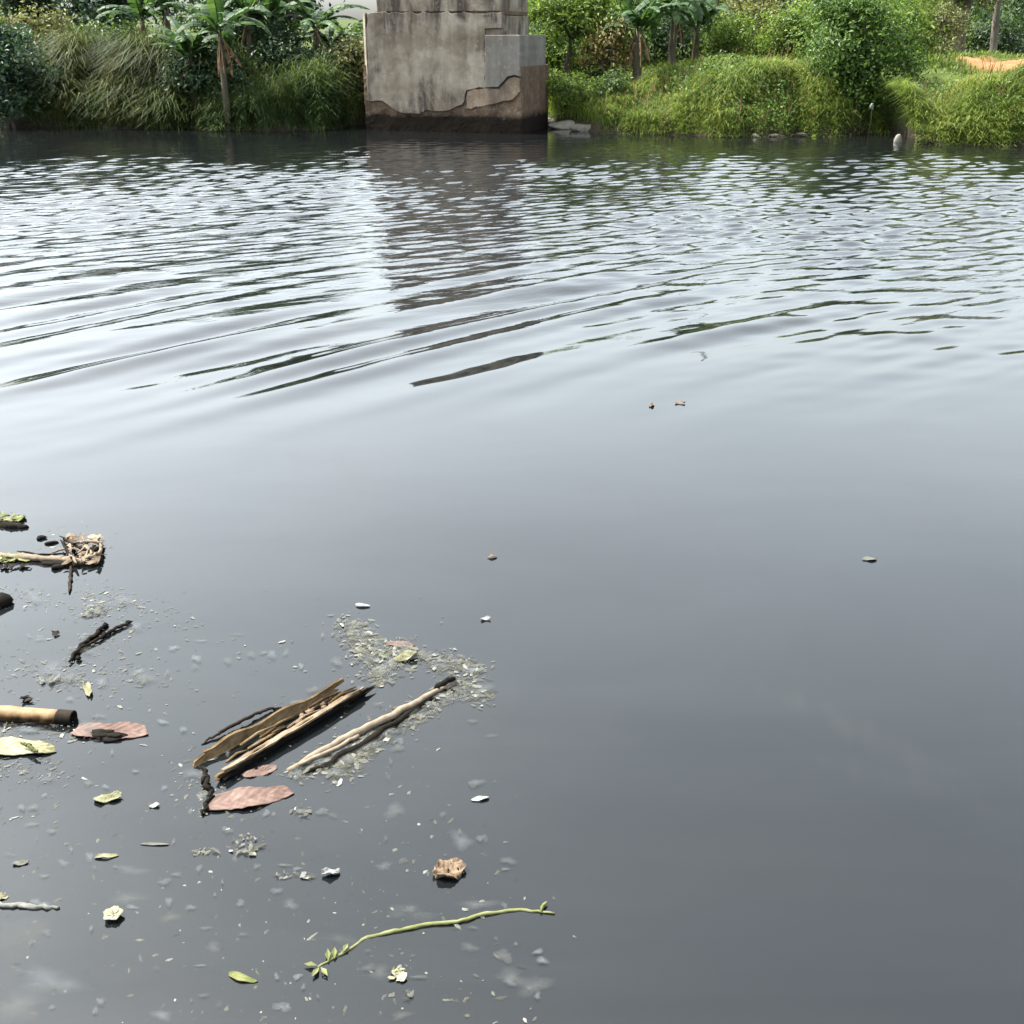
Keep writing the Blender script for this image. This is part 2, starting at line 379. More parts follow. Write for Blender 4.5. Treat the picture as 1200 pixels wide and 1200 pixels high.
def chamfer_box(name, u0, u1, z0, z1, y0, y1, mat, ch=CH):
    base = [(u0 + ch * .8, y0), (u1 - .03, y0), (u1, y0 + .03), (u1, y1), (u0, y1), (u0, y0 + ch * 1.6)]
    k = len(base); vs = [(x, y, z0) for x, y in base] + [(x, y, z1) for x, y in base]
    fs = [tuple(range(k))[::-1], tuple(range(k, 2 * k))] + [(i, (i + 1) % k, (i + 1) % k + k, i + k) for i in range(k)]
    o = mesh_obj(name, vs, fs, mat, pier, None, False)
    bm_ = o.modifiers.new('edge', 'BEVEL'); bm_.width = 0.02; bm_.segments = 2; bm_.limit_method = 'ANGLE'; bm_.angle_limit = R(30)
    return o
zt = puv(500, 15)[1]; zs = puv(600, 41)[1]
u_r = puv(588, 60)[0]; u_b = PW - .01; u_s = puv(569, 60)[0]
def rubble_core():
    # front of the core is lumpy: a displaced grid from the river bed up to the render
    g = np.random.default_rng(3); us = np.linspace(.02, PW, 58); zs_ = np.linspace(-1.3, 1.35, 40); vs = []; fs = []
    ph = g.uniform(0, 6.28, 12); kx = g.uniform(3, 16, 12); kz = g.uniform(3, 16, 12)
    for z in zs_:
        for u in us:
            q = sum(math.sin(kx[i] * u + kz[i] * z * (1 if i % 2 else -1) + ph[i]) for i in range(12)) / 12
            vs.append((u, 0.055 + 0.05 * q - (0.02 if z < .35 else 0) * (1 + q) + g.uniform(-.008, .008), z))
    nu = len(us)
    for j in range(len(zs_) - 1):
        for i in range(nu - 1): fs.append((j * nu + i, j * nu + i + 1, (j + 1) * nu + i + 1, (j + 1) * nu + i))
    b0 = len(vs); last = len(zs_) - 1
    vs += [(0.02, DEP, -1.3), (PW, DEP, -1.3), (PW, DEP, 1.35), (0.02, DEP, 1.35)]
    fs.append((b0 + 3, b0 + 2, b0 + 1, b0))
    fs.append(tuple([j * nu for j in range(len(zs_))]) [::-1] + (b0, b0 + 3))
    fs.append(tuple([j * nu + nu - 1 for j in range(len(zs_))]) + (b0 + 2, b0 + 1))
    fs.append(tuple([last * nu + i for i in range(nu)])[::-1] + (b0 + 3, b0 + 2))
    o = mesh_obj('rubble_core', vs, fs, M['core'], pier, None, False)
    tag(o, 'rough red rubble core with black tide band')
rubble_core()
chamfer_box('shaft', 0.10, u_r - .02, 1.30, zt - .05, .05, DEP - .1, M['render'])
P = puv
crack = [(430, 117), (434, 119), (448, 118), (456, 124.6), (465, 131), (480, 133), (493, 134), (498.6, 129), (512, 130.5), (526, 130), (541, 123.5), (547, 106), (556, 103.6), (569.2, 103)]
left_poly = [P(430, 15)] + [P(*q) for q in crack] + [(u_s - .004, zs - .02), (u_s - .004, zs + .12), (u_r, zs + .12), (u_r, zt)]
left_poly = left_poly[:1] + left_poly[1:]
o = prism('render_coat', left_poly, 0.0, 0.14, M['render'], 0.030)
tag(o, 'stained beige render coat with broken lower rim')
patch_poly = [(u_s, zs), P(569, 102.6), P(584, 102), P(590, 96), P(595, 90), P(603, 88), (u_b, P(610, 90)[1]), (u_b, zs)]
o = prism('patch_block', patch_poly, -0.035, DEP - .2, M['patch'], 0.003)
tag(o, 'smooth grey concrete block with flat ledge')
scab_poly = [P(548, 107), P(556, 105), P(584, 104), P(590, 98), P(596, 92), P(603, 90), P(609, 92), P(609, 108), P(606, 112), P(600, 117), P(582, 121), P(562, 126), P(545, 128)]
o = prism('peeled_coat', scab_poly, 0.012, 0.2, M['scab'], 0.03)
# left cut corner, sunlit, one long facet from the tide band to the ledge
zc = P(430, 118)[1]
cv = [(0.0, .20, zc + .03), (P(432.5, 118)[0], -.016, zc - .02), (P(432.5, 118)[0], .16, zc), (0.0, .35, zc)]
cv = cv + [(q[0], q[1], zt) for q in cv]
cf = [(3, 2, 1, 0), (4, 5, 6, 7), (0, 1, 5, 4), (1, 2, 6, 5), (2, 3, 7, 6), (3, 0, 4, 7)]
mesh_obj('corner_facet', cv, cf, M['render'], pier, None, False)
us0, us1 = P(437, 5)[0], P(586, 5)[0]
chamfer_box('upper_shaft', us0, us1, zt + .02, 3.7, 0.02, DEP - .15, M['render'], .1)
jt = [P(431, 14.5), P(470, 15.5), P(520, 14.5), P(545, 13), P(575, 14.5), P(612, 15)]
o = prism('joint_ledge', [(us0 - .02, zt - .045), (us1 + .02, zt - .045), (us1 + .02, zt + .03), (us0 - .02, zt + .03)], 0.06, DEP - .2, M['core'], 0.01)
# rough stones at the foot
# ------------------------------------------------------------------ vegetation builders
def blades(name, roots, hts, wid, mat, bend=0.6, lean=None, parent=None, seed=1, spread=1.0, tint=None):
    """grass as curved tapering strips, five triangles each"""
    g = np.random.default_rng(seed + 1000); n_ = len(roots); a = g.uniform(0, 2 * np.pi, n_)
    dirv = np.stack([np.cos(a), np.sin(a)], 1) * spread
    if lean is not None: dirv = dirv + np.asarray(lean)[None, :]
    side = np.stack([-np.sin(a), np.cos(a), np.zeros(n_)], 1)
    wv = wid * g.uniform(.6, 1.3, n_)
    bd = bend * g.uniform(.3, 1.4, n_)
    V = np.zeros((n_, 7, 3))
    for r_, t in enumerate((0, .4, .75)):
        c = roots.copy(); c[:, 2] += hts * (t - .35 * bd * t * t); c[:, :2] += dirv * (hts * bd * t * t)[:, None]
        ww = wv * (1 - .45 * t)
        V[:, 2 * r_] = c - side * ww[:, None] / 2; V[:, 2 * r_ + 1] = c + side * ww[:, None] / 2
    c = roots.copy(); c[:, 2] += hts * (1 - .75 * bd); c[:, :2] += dirv * (hts * bd * 1.15)[:, None]; V[:, 6] = c
    B = (np.arange(n_) * 7)[:, None]
    T = np.concatenate([B + np.array(q)[None, :] for q in ((0, 1, 3), (0, 3, 2), (2, 3, 5), (2, 5, 4), (4, 5, 6))], 0)
    tn = np.repeat(g.uniform(0, 1, n_) if tint is None else tint, 7)
    return mesh_obj(name, V.reshape(-1, 3), T, mat, parent, tn, False)
def leaves(name, pos, nrm, size, mat, parent=None, seed=1, aspect=.5, droop=.25):
    """leaf-sized folded diamonds, two triangles each"""
    g = np.random.default_rng(seed); n_ = len(pos)
    nrm = nrm / (np.linalg.norm(nrm, axis=1, keepdims=True) + 1e-9)
    r_ = g.normal(0, 1, (n_, 3)); r_[:, 2] -= droop
    t = r_ - nrm * (r_ * nrm).sum(1, keepdims=True); t /= np.linalg.norm(t, axis=1, keepdims=True) + 1e-9
    s = np.cross(nrm, t); L = (size * g.uniform(.55, 1.35, n_))[:, None]
    V = np.stack([pos - t * L * .5, pos + s * L * aspect * .5 + nrm * L * .06, pos + t * L * .5 - nrm * L * .10, pos - s * L * aspect * .5 + nrm * L * .06], 1)
    B = (np.arange(n_) * 4)[:, None]
    T = np.concatenate([B + np.array([[0, 1, 2]]), B + np.array([[0, 2, 3]])], 0)
    return mesh_obj(name, V.reshape(-1, 3), T, mat, parent, np.repeat(g.uniform(0, 1, n_), 4), False)
def crown_points(lobes, n_, seed, clump=.22, clumps=26):
    """clumped leaf positions and outward normals through ellipsoid lobes [(centre, radii)]"""
    g = np.random.default_rng(seed); P_, N_, CC = [], [], []
    vol = np.array([r[0] * r[1] * r[2] for _, r in lobes]); vol = vol / vol.sum()
    for (c, r), w_ in zip(lobes, vol):
        k = max(5, int(clumps * w_ ** .8)); m_ = int(n_ * w_)
        d = g.normal(0, 1, (k, 3)); d /= np.linalg.norm(d, axis=1, keepdims=True)
        cc = d * (g.uniform(.35, 1.05, k)[:, None]) * np.array(r) + np.array(c)
        CC.append(cc)
        i = g.integers(0, k, m_); sz = clump * min(r) * g.uniform(.7, 1.7, k)
        off = g.normal(0, 1, (m_, 3)) * sz[i][:, None] * np.array([1.15, 1.15, .8])
        p = cc[i] + off
        P_.append(p); nn = (p - np.array(c)) / np.array(r) * .6 + g.normal(0, .55, (m_, 3)) + np.array([0, 0, .55]); N_.append(nn)
    return np.concatenate(P_), np.concatenate(N_), np.concatenate(CC)
def plant(name, label, cat, base, lobes, n_, size, mat, seed, trunk_r=.05, barkm='bark', stems=1, clump=.24, clumps=26, aspect=.5, group=None, tname='trunk', cname='crown', limbs=9, kind=None, split=.45):
    """a tree or shrub: tapering trunk(s) with limbs into the leaf clumps, crown of single leaves; lobes are relative to base"""
    base = Vector(base); root = empty(name, base)
    tag(root, label, cat, group, kind)
    p, nn, cc = crown_points(lobes, n_, seed, clump, clumps)
    lim = -base.z + 0.03; p = p[p[:, 2] > lim + (0 if base.z > 0 else 0)]; nn = nn[:len(p)]
    leaves(cname, p, nn, size, mat, root, seed, aspect)
    g = random.Random(seed); mb = MB()
    low = min(c[2] - r[2] for c, r in lobes); top = max(c[2] + r[2] * .5 for c, r in lobes)
    ctr = Vector(lobes[0][0])
    for s in range(stems):
        a = g.uniform(0, 6.28); o0 = Vector((math.cos(a), math.sin(a), 0)) * (trunk_r * 1.5 * (stems > 1))
        fork = Vector((ctr.x * split + g.uniform(-.1, .1) * stems, ctr.y * split, max(.25, low + (ctr.z - low) * split)))
        mid = (o0 + fork) * .5 + Vector((g.uniform(-.08, .08), g.uniform(-.08, .08), 0)) * (fork.z)
        mb.tube([o0 - Vector((0, 0, .12)), o0 * .9 + Vector((0, 0, .15)), mid, fork], [trunk_r * 1.25, trunk_r, trunk_r * .85, trunk_r * .7], 8, g.uniform(.2, .8), rough=.06)
        for _ in range(limbs):
            t = Vector(cc[g.randrange(len(cc))]); m2 = fork.lerp(t, .5) + Vector((g.uniform(-.1, .1), g.uniform(-.1, .1), g.uniform(0, .15)))
            mb.tube([fork, m2, t], [trunk_r * .5, trunk_r * .32, trunk_r * .1], 5, g.uniform(.2, .8))
    mb.build(tname, M[barkm], root)
    return root
def banana_leaf_mesh(name, L, W, up, arch, seed, mat, parent, az, dead=False):
    """one banana leaf: arching midrib, blade torn into strips on both sides"""
    g = random.Random(seed); k = 11; mb = MB(); rib = []
    el = up; p = Vector((0, 0, 0)); d = None
    for i in range(k + 1):
        rib.append(p.copy()); el2 = el - arch * (i / k) ** 1.3
        p = p + Vector((math.cos(el2), 0, math.sin(el2))) * (L / k)
    for side in (-1, 1):
        for i in range(1, k):
            t0, t1 = i / k, (i + 1) / k
            prof = lambda t: max(.05, math.sin(math.pi * min(1, t * .93 + .07)) ** .55)
            gap = .10 if g.random() < .5 else 0.0
            a = rib[i].lerp(rib[i + 1], gap); b_ = rib[i + 1].lerp(rib[i], gap * .5)
            dr = g.uniform(.25, .75) + (1.0 if dead else 0)
            w0, w1 = W * .5 * prof(t0), W * .5 * prof(t1)
            fwd = (rib[i + 1] - rib[i]).normalized(); upv = Vector((-fwd.z, 0, fwd.x))
            def out(q, w_): return q + Vector((0, side * w_ * math.cos(dr), 0)) + upv * (-w_ * math.sin(dr) * .8 + w_ * .12) + fwd * w_ * .35
            m0, m1 = out(a, w0 * .55), out(b_, w1 * .55); m0 += upv * .02 * W; m1 += upv * .02 * W
            e0, e1 = out(a, w0 * g.uniform(.9, 1.05)), out(b_, w1 * g.uniform(.85, 1.0)); e0 -= upv * .1 * w0; e1 -= upv * .1 * w1
            tn = g.random()
            mb.add([a, b_, m1, m0, e1, e0], [(0, 1, 2, 3), (3, 2, 4, 5)] if side > 0 else [(3, 2, 1, 0), (5, 4, 2, 3)], tn)
    mb.tube([q - Vector((0, 0, .006)) for q in rib], [.016 * (1 - .75 * i / k) for i in range(k + 1)], 4, .9)
    o = mb.build(name, mat, parent, False); o.rotation_euler.z = az; return o
def banana(label, base, H, n_leaf, seed, L=1.3, W=.42, dead=3, r=.09, group='banana plants on the river banks', up=(.5, 1.35), lean=(0, 0), front_bias=0, arch=(1.2, 2.2)):
    base = Vector(base); root = empty('banana_plant', base); tag(root, label, 'banana plant', group)
    g = random.Random(seed); top = Vector((lean[0], lean[1], H)); mb = MB()
    pts = [Vector((0, 0, -.15)) , Vector((0, 0, .1)), top * .5 + Vector((g.uniform(-.04, .04), g.uniform(-.04, .04), 0)), top * .85, top]
    mb.tube(pts, [r * 1.25, r * 1.15, r * .95, r * .75, r * .55], 10, .5, rough=.05)
    mb.build('stem', M['bananastem'], root)
    for i in range(n_leaf):
        az = 6.283 * i / n_leaf + g.uniform(-.35, .35); u = g.uniform(*up)
        lf = banana_leaf_mesh('leaf', L * g.uniform(.75, 1.15), W * g.uniform(.8, 1.15), u, g.uniform(*arch), seed * 50 + i, M['banana'], root, az)
        lf.location = top + Vector((math.cos(az), math.sin(az), 0)) * r * .3 - Vector((0, 0, g.uniform(0, .12)))
    for i in range(dead):
        az = g.uniform(0, 6.28) if i else -1.57 + g.uniform(-.4, .4)
        lf = banana_leaf_mesh('dead_leaf', L * g.uniform(.5, .7), W * .6, -.7 - g.uniform(0, .5), .5, seed * 90 + i, M['deadleaf'], root, az, True)
        lf.location = top * g.uniform(.8, .95) + Vector((math.cos(az), math.sin(az), 0)) * r * .6
    return root
def gz(x, y): return float(ground(x, y))
def on(px, Yw, dz=0.0):
    """ground point in the column of a pixel at world distance Yw"""
    x = at(px, 100, Yw).x; return Vector((x, Yw, gz(x, Yw) + dz))

# ------------------------------------------------------------------ grasses (nobody could count the blades)
def scatter(n_, x0, x1, d0, d1, seed, dens=None):
    g = np.random.default_rng(seed); x = g.uniform(x0, x1, n_); d = d0 + (d1 - d0) * g.uniform(0, 1, n_) ** 1.0
    y = shore(x) + d
    if dens is not None:
        k = g.uniform(0, 1, n_) < dens(x, y, d); x, y, d = x[k], y[k], d[k]
    return np.stack([x, y, ground(x, y) - .02], 1), d
def tuft(x, y, s, seed):
    q = np.random.default_rng(seed); v = 0
    for i in range(5):
        a = q.uniform(0, 6.28); v = v + np.sin(s * q.uniform(.7, 1.5) * (x * math.cos(a) + y * math.sin(a)) + q.uniform(0, 6.28))
    return v / 5
def grass_patch(name, label, n_, x0, x1, d0, d1, h, mat, seed, wid=.02, bend=.6, lean=(0, -.35), dens=None, ts=4.5, hvar=.45):
    r_, d = scatter(n_, x0, x1, d0, d1, seed, dens)
    tf = tuft(r_[:, 0], r_[:, 1], ts, seed + 5)
    g = np.random.default_rng(seed + 9)
    hh = h * np.clip(1 + hvar * 1.6 * tf, .35, 1.9) * g.uniform(.6, 1.25, len(r_)) * np.clip(.35 + d / .8, .35, 1)
    tn = np.clip(.5 + .45 * tuft(r_[:, 0], r_[:, 1], ts * 1.3, seed + 6) + g.normal(0, .22, len(r_)), 0, 1)
    o = blades(name, r_, hh, wid, mat, bend, lean, None, seed, 1.0, tn)
    return tag(o, label, 'grass', None, 'stuff')
def gappy(sc, seed, lo):
    """clumped growth: bare hollows between the tufts"""
    return lambda x, y, d: np.clip(.55 + 1.5 * tuft(x, y, sc, seed), lo * .3, 1)
xs = lambda px, Yw=25.5: at(px, 100, Yw).x
gap_pier = lambda x, y, d: np.where((x > PA.x - .1) & (x < PB.x + .2) & (y < 29), 0.0, 1.0)
grass_patch('reed_bank', 'tall golden green reeds hanging over the bank', 30000, xs(16), xs(218), .03, 2.3, .95, M['reed'], 21, .018, .75, (.05, -.4), gappy(2.2, 121, .25), 2.6, .5)
grass_patch('bank_grass', 'dark green tall grass on bank between banana plants and pier', 22000, xs(212), xs(432, 26), .03, 2.4, .75, M['dgrass'], 22, .018, .6, (0, -.3), lambda x, y, d: gappy(2.4, 122, .2)(x, y, d) * np.where((x > xs(212)) & (x < xs(262)) & (d < 1.6), .45, 1), 3.0, .6)
grass_patch('mound_grass', 'bright lime green grass on the rounded mound right of pier', 66000, xs(708), xs(985), .02, 3.2, .28, M['grass'], 23, .0145, .8, (-.1, -.35), gappy(3.0, 123, .3), 3.4, .6)
grass_patch('slope_grass', 'bright green grass on the slope below the orange soil', 42000, at(1064, 168, 22.7).x, at(1260, 168, 22.7).x, .05, 2.3, .32, M['grass'], 24, .015, .75, (-.1, -.4), lambda x, y, d: np.where((np.abs(x - oc.x - .4) < 1.1) & (d > 1.5), .04, 1) * gappy(3.0, 124, .3)(x, y, d), 3.2, .6)
grass_patch('meadow_grass', 'short sunlit grass on the flat ground behind the banks', 30000, -14, 18, 2.4, 13, .22, M['grass'], 25, .03, .6, (0, -.2), lambda x, y, d: gap_pier(x, y, d) * np.where((np.abs(x - oc.x - .4) < 1.2) & (y < 32), .03, 1), 1.5, .5)
grass_patch('shore_grass', 'thin low grass at the muddy shore between pier and mound', 3500, PB.x + .25, xs(730), .25, 2.6, .3, M['grass'], 26, .02, .7, (0, -.3), None, 4, .5)

grass_patch('edge_grass', 'grass tufts trailing over the muddy edge into the water', 9000, xs(700), xs(1240, 23.5), -.05, .45, .34, M['grass'], 27, .014, .9, (0, -.6), gappy(2.6, 127, .2), 3.0, .6)
grass_patch('edge_reeds', 'dark reed tufts trailing over the left muddy edge', 7000, xs(-10), xs(428), -.05, .45, .6, M['dgrass'], 28, .02, .9, (0, -.6), gappy(2.6, 128, .2), 3.0, .6)

# ------------------------------------------------------------------ left bank plants
b_ = on(4, 26.9); plant('shrub', 'dark bluish shrub at the far end of the reed bank', 'shrub', b_, [((0, 0, 1.1), (.85, .7, 1.25)), ((-.5, .2, 1.9), (.9, .7, 1.0))], 7000, .13, M['bluegreen'], 31, .05, stems=3, tname='stems', cname='foliage', group='shrubs along the far bank')
banana('leafy banana plant with tall bare stem, left one of the pair beside the reeds', on(228, 26.9), 1.85 - gz(xs(228), 26.9), 15, 41, 1.25, .32, 2, .09, lean=(.0, -.1))
banana('banana plant with brown dead skirt and slender stem beside the dark grass', on(263, 26.1), 2.05 - gz(xs(263), 26.1), 13, 42, 1.35, .36, 5, .07, lean=(.02, -.05))
banana('banana plant with high fan of leaves behind the dark grass', on(322, 29), 1.25, 13, 43, 1.5, .40, 2, .08)
banana('wide banana plant with pale stem next to the pier gap', on(372, 28.4), 1.2, 13, 44, 1.3, .36, 2, .08, lean=(.05, 0))
banana('small banana plant with upright leaves behind the reed crest', on(205, 29.5), 1.5, 8, 45, 1.4, .32, 1, .08, up=(.9, 1.45))
banana('banana plant with ragged drooping leaves behind the skirted banana', on(296, 28.2), 1.35, 13, 46, 1.4, .38, 3, .09, up=(.2, 1.3))
banana('low banana plant close to the left side of pier', on(388, 29.2), .75, 10, 47, .95, .32, 2, .08)
banana('banana plant with leaning crown between dark tree and paired bananas', on(180, 29.2), 1.3, 11, 48, 1.35, .36, 2, .08, lean=(-.1, 0))
def tree_at(label, px, Yw, lobes, n_, size, mat, seed, tr, barkm='bark', group=None, cat='tree', name='tree', **k):
    return plant(name, label, cat, on(px, Yw), lobes, n_, size, M[mat], seed, tr, barkm, group=group, **k)
GB = 'trees behind the far bank'
tree_at('dark tree with several thin trunks behind the bluish shrub', 30, 33, [((-.6, 0, 2.6), (1.9, 1.2, .9)), ((.3, .2, 1.3), (1.0, .8, .7))], 5200, .17, 'dark', 51, .07, group=GB, stems=3)
tree_at('dark tree with sparse crown behind the reed crest', 105, 34, [((0, 0, 2.7), (1.7, 1.2, .8)), ((.7, 0, 1.5), (.9, .8, .5))], 4600, .16, 'dark', 52, .08, group=GB, stems=2, limbs=11)
tree_at('dense dark tree rising behind reeds and banana plants', 160, 33, [((0, 0, 2.3), (1.5, 1.1, 1.1)), ((-.5, 0, 1.4), (1.2, .9, .6))], 6500, .16, 'bluegreen', 53, .08, group=GB)
tree_at('broad dark green tree over the high banana fan', 300, 34, [((0, 0, 2.5), (2.3, 1.3, 1.2)), ((.2, 0, 1.2), (1.8, 1., .8))], 9000, .17, 'bluegreen', 54, .11, group=GB)
tree_at('dark tree with ragged outline beside the bright sky gap', 352, 33, [((-.2, 0, 2.15), (1.0, .9, .95)), ((-.5, .2, 1.0), (1.1, .9, .7))], 5200, .15, 'bluegreen', 55, .08, group=GB)
for i, (px, Yw, h_, c_, lab) in enumerate([(60, 30.5, .9, 'olive', 'low olive shrub behind the reed crest beside thin trunks'), (135, 30.5, .85, 'green', 'low green shrub behind the reed crest in front of sparse tree'),
        (243, 27.0, .75, 'dark', 'low dark shrub in the hollow behind the paired banana stems'), (38, 27.6, .6, 'dark', 'low dark shrub between bluish shrub and reeds'), (285, 28.5, .9, 'dark', 'dark low shrub between the skirted banana and the dark grass'), (340, 28.0, .75, 'dark', 'dark leafy shrub under the wide banana plant'), (408, 28.3, .62, 'olive', 'olive green shrub pressed against the left side of pier'), (418, 31.5, .5, 'dark', 'dark rounded shrub below the bright sky gap')]):
    plant('shrub', lab, 'shrub', on(px, Yw), [((0, 0, h_ * .75), (.9, .6, h_ * .75))], 3400, .11, M[c_], 60 + i, .03, stems=3, tname='stems', cname='foliage', group='shrubs along the far bank', limbs=6)

# ------------------------------------------------------------------ right bank plants
tree_at('light green leafy small tree close to the right side of pier', 668, 28.6, [((-.1, 0, 2.0), (1.0, .8, .9)), ((.55, 0, 1.5), (.8, .7, .6)), ((-.6, .1, 1.1), (.6, .5, .6))], 7500, .11, 'lime', 71, .05, group=GB, stems=2)
tree_at('small open tree with dark bent branches and rusty leaves', 712, 27.9, [((0, 0, 1.2), (.6, .5, .45)), ((-.5, 0, .9), (.4, .4, .3)), ((.25, 0, .75), (.4, .4, .3))], 1700, .085, 'rust', 72, .045, group=GB, stems=2, limbs=13, split=.3)
b_ = on(672, 27.0); plant('shrub', 'low yellow green shrub at the muddy shore beside the pier', 'shrub', b_, [((0, 0, .35), (.7, .5, .42)), ((-.5, .3, .55), (.4, .4, .4))], 4200, .075, M['lime'], 73, .02, stems=4, tname='stems', cname='foliage', group='shrubs along the far bank')
b_ = on(714, 26.7); plant('shrub', 'dark green shrub at the foot of the grassy mound by the mud', 'shrub', b_, [((0, 0, .3), (.45, .4, .42))], 2200, .08, M['green'], 74, .02, stems=3, tname='stems', cname='foliage', group='shrubs along the far bank')
banana('stout banana plant with thick brown dead skirt above the grassy mound', on(746, 27.9), 1.35, 14, 75, 1.3, .36, 7, .11)
banana('tall drooping banana plant right beside the skirted one on the mound', on(786, 28.6), 1.45, 14, 76, 1.45, .38, 2, .09, up=(.3, 1.2), arch=(1.8, 2.8))
banana('short banana plant half hidden by bushes at the mound crest', on(812, 29.6), .9, 11, 77, 1.2, .36, 1, .08)
tree_at('pale yellow green bush on the mound crest beside the thin pole', 852, 30, [((0, 0, .55), (.75, .6, .55))], 3400, .09, 'lime', 78, .03, name='shrub', cat='shrub', group='shrubs along the far bank', stems=3, tname='stems', cname='foliage')
tree_at('bright yellow green bush on the mound next to the large bush', 918, 28.3, [((0, 0, .7), (.65, .55, .65)), ((.3, 0, 1.2), (.5, .45, .4))], 4600, .09, 'lime', 79, .03, name='shrub', cat='shrub', group='shrubs along the far bank', stems=3, tname='stems', cname='foliage')
b_ = on(1002, 25.6); plant('shrub', 'large dense bush with sunlit top beside the small cove', 'shrub', b_, [((-.1, .1, 1.25), (.95, .8, .8)), ((.35, .05, .55), (.9, .7, .75)), ((-.45, .2, .5), (.6, .6, .7)), ((-.35, .2, 1.85), (.55, .5, .4))], 17000, .095, M['midgreen'], 80, .05, stems=5, tname='stems', cname='foliage', group='shrubs along the far bank', clumps=60)
tree_at('leafy green shrub standing behind the large cove bush', 1050, 28.5, [((0, 0, 1.0), (.7, .6, .9)), ((.3, .1, .5), (.6, .5, .5))], 4200, .1, 'lime', 81, .035, name='shrub', cat='shrub', group='shrubs along the far bank', stems=3, tname='stems', cname='foliage')
tree_at('dark trunked tree with olive crown on the flat ground', 1118, 36, [((0, 0, 2.3), (1.5, 1.1, .8)), ((-.9, 0, 1.5), (.8, .7, .5))], 5200, .12, 'olive', 82, .12, group=GB, stems=2, split=.6)
tree_at('pale trunked tree beside the dark wood edge', 1157, 37, [((.1, 0, 2.9), (1.3, 1.0, .7))], 3600, .12, 'olive', 83, .12, 'palebark', group=GB, split=.75)
tree_at('dark spreading tree behind the orange soil cut', 1192, 42, [((.5, 0, 2.2), (2.6, 1.6, 1.4)), ((-.3, 0, .9), (1.5, 1., .8))], 8500, .16, 'dark', 84, .15, group=GB)
tree_at('rounded olive shrub with dry leaves behind the mound crest', 872, 36, [((0, 0, 1.0), (.75, .6, 1.0))], 3600, .12, 'olive', 85, .04, name='shrub', cat='shrub', group='shrubs along the far bank', stems=3, tname='stems', cname='foliage')
tree_at('grey green tree with rounded crown behind the bright yellow bush', 905, 40, [((0, 0, 1.8), (1.3, 1.0, 1.1)), ((.8, 0, 1.3), (.9, .8, .8))], 5200, .14, 'bluegreen', 86, .09, group=GB)
tree_at('pale olive tree behind the top of the large cove bush', 985, 38, [((0, 0, 1.9), (1.3, 1.0, .9)), ((.7, 0, 1.2), (.9, .8, .6))], 4800, .13, 'olive', 87, .08, group=GB)
tree_at('olive shrub below the dark trunked tree', 1085, 33, [((0, 0, .6), (.8, .6, .6)), ((.5, 0, .9), (.5, .4, .5))], 3600, .09, 'olive', 88, .03, name='shrub', cat='shrub', group='shrubs along the far bank', stems=3, tname='stems', cname='foliage')
tree_at('green tree filling the view between banana plants and pier tree', 700, 33, [((0, 0, 1.9), (1.4, 1.0, 1.1)), ((.9, 0, 1.5), (1.0, .8, .8))], 6000, .13, 'green', 89, .08, group=GB)
tree_at('dark tree behind the short banana plant and thin pole', 800, 38, [((0, 0, 1.9), (1.3, 1., 1.0))], 4600, .14, 'green', 90, .09, group=GB)

for i, (px, Yw, h_, c_, lab) in enumerate([(640, 31.0, 1.1, 'green', 'green shrub showing just past the right edge of pier'), (690, 30.6, .9, 'lime', 'lime green shrub behind the rusty leaved tree'), (728, 30.8, 1.0, 'green', 'green shrub behind the stout banana plant'), (768, 31.5, 1.1, 'dark', 'dark shrub filling the gap between the mound banana plants'),
        (830, 32.0, .9, 'green', 'green shrub at the foot of the thin pole'), (885, 32.0, .9, 'olive', 'olive shrub between pole and bright yellow bush'), (955, 31.0, 1.0, 'lime', 'lime shrub behind the left shoulder of the large bush'), (1140, 40, .9, 'green', 'green shrub between the two trunks on the flat ground'), (1175, 39, .8, 'dark', 'dark shrub beside the pale trunked tree')]):
    plant('shrub', lab, 'shrub', on(px, Yw), [((0, 0, h_ * .7), (1.0, .7, h_ * .75))], 3600, .11, M[c_], 160 + i, .03, stems=3, tname='stems', cname='foliage', group='shrubs along the far bank', limbs=6)
# weeds among the grass
def weeds(name, label, n_, x0, x1, d0, d1, mat, seed, size=.075, h=.4):
    r_, d = scatter(n_, x0, x1, d0, d1, seed, lambda x, y, d: np.clip(1.8 * tuft(x, y, 2.2, seed + 3) + .1, 0, 1))
    g_ = np.random.default_rng(seed + 70); r_[:, 2] += g_.uniform(.05, h, len(r_))
    r_[:, :2] += g_.normal(0, .05, (len(r_), 2))
    nn_ = g_.normal(0, .5, (len(r_), 3)) + np.array([0, -.3, .7])
    return tag(leaves(name, r_, nn_, size, M[mat], None, seed + 71, .55), label, 'weeds', None, 'stuff')
weeds('mound_weeds', 'broad leaved weeds growing through the mound grass', 9000, xs(700), xs(990), .05, 2.6, 'midgreen', 301)
weeds('slope_weeds', 'broad leaved weeds on the slope below the orange soil', 6000, xs(1070, 23.5), xs(1250, 23.5), .05, 2.0, 'midgreen', 302)
weeds('reed_weeds', 'dark leafy weeds among the reeds on the bank', 12000, xs(10), xs(430), .05, 2.2, 'dark', 303, .10, .75)
r_, d = scatter(700, xs(700), xs(1230, 24), .1, 2.4, 401)
tag(blades('dead_stems', r_, .55 * np.random.default_rng(4).uniform(.4, 1.2, len(r_)), .016, M['deadleaf'], .35, (0, -.2), None, 402), 'dry brown stems standing in the bank grass', 'dead stems', None, 'stuff')
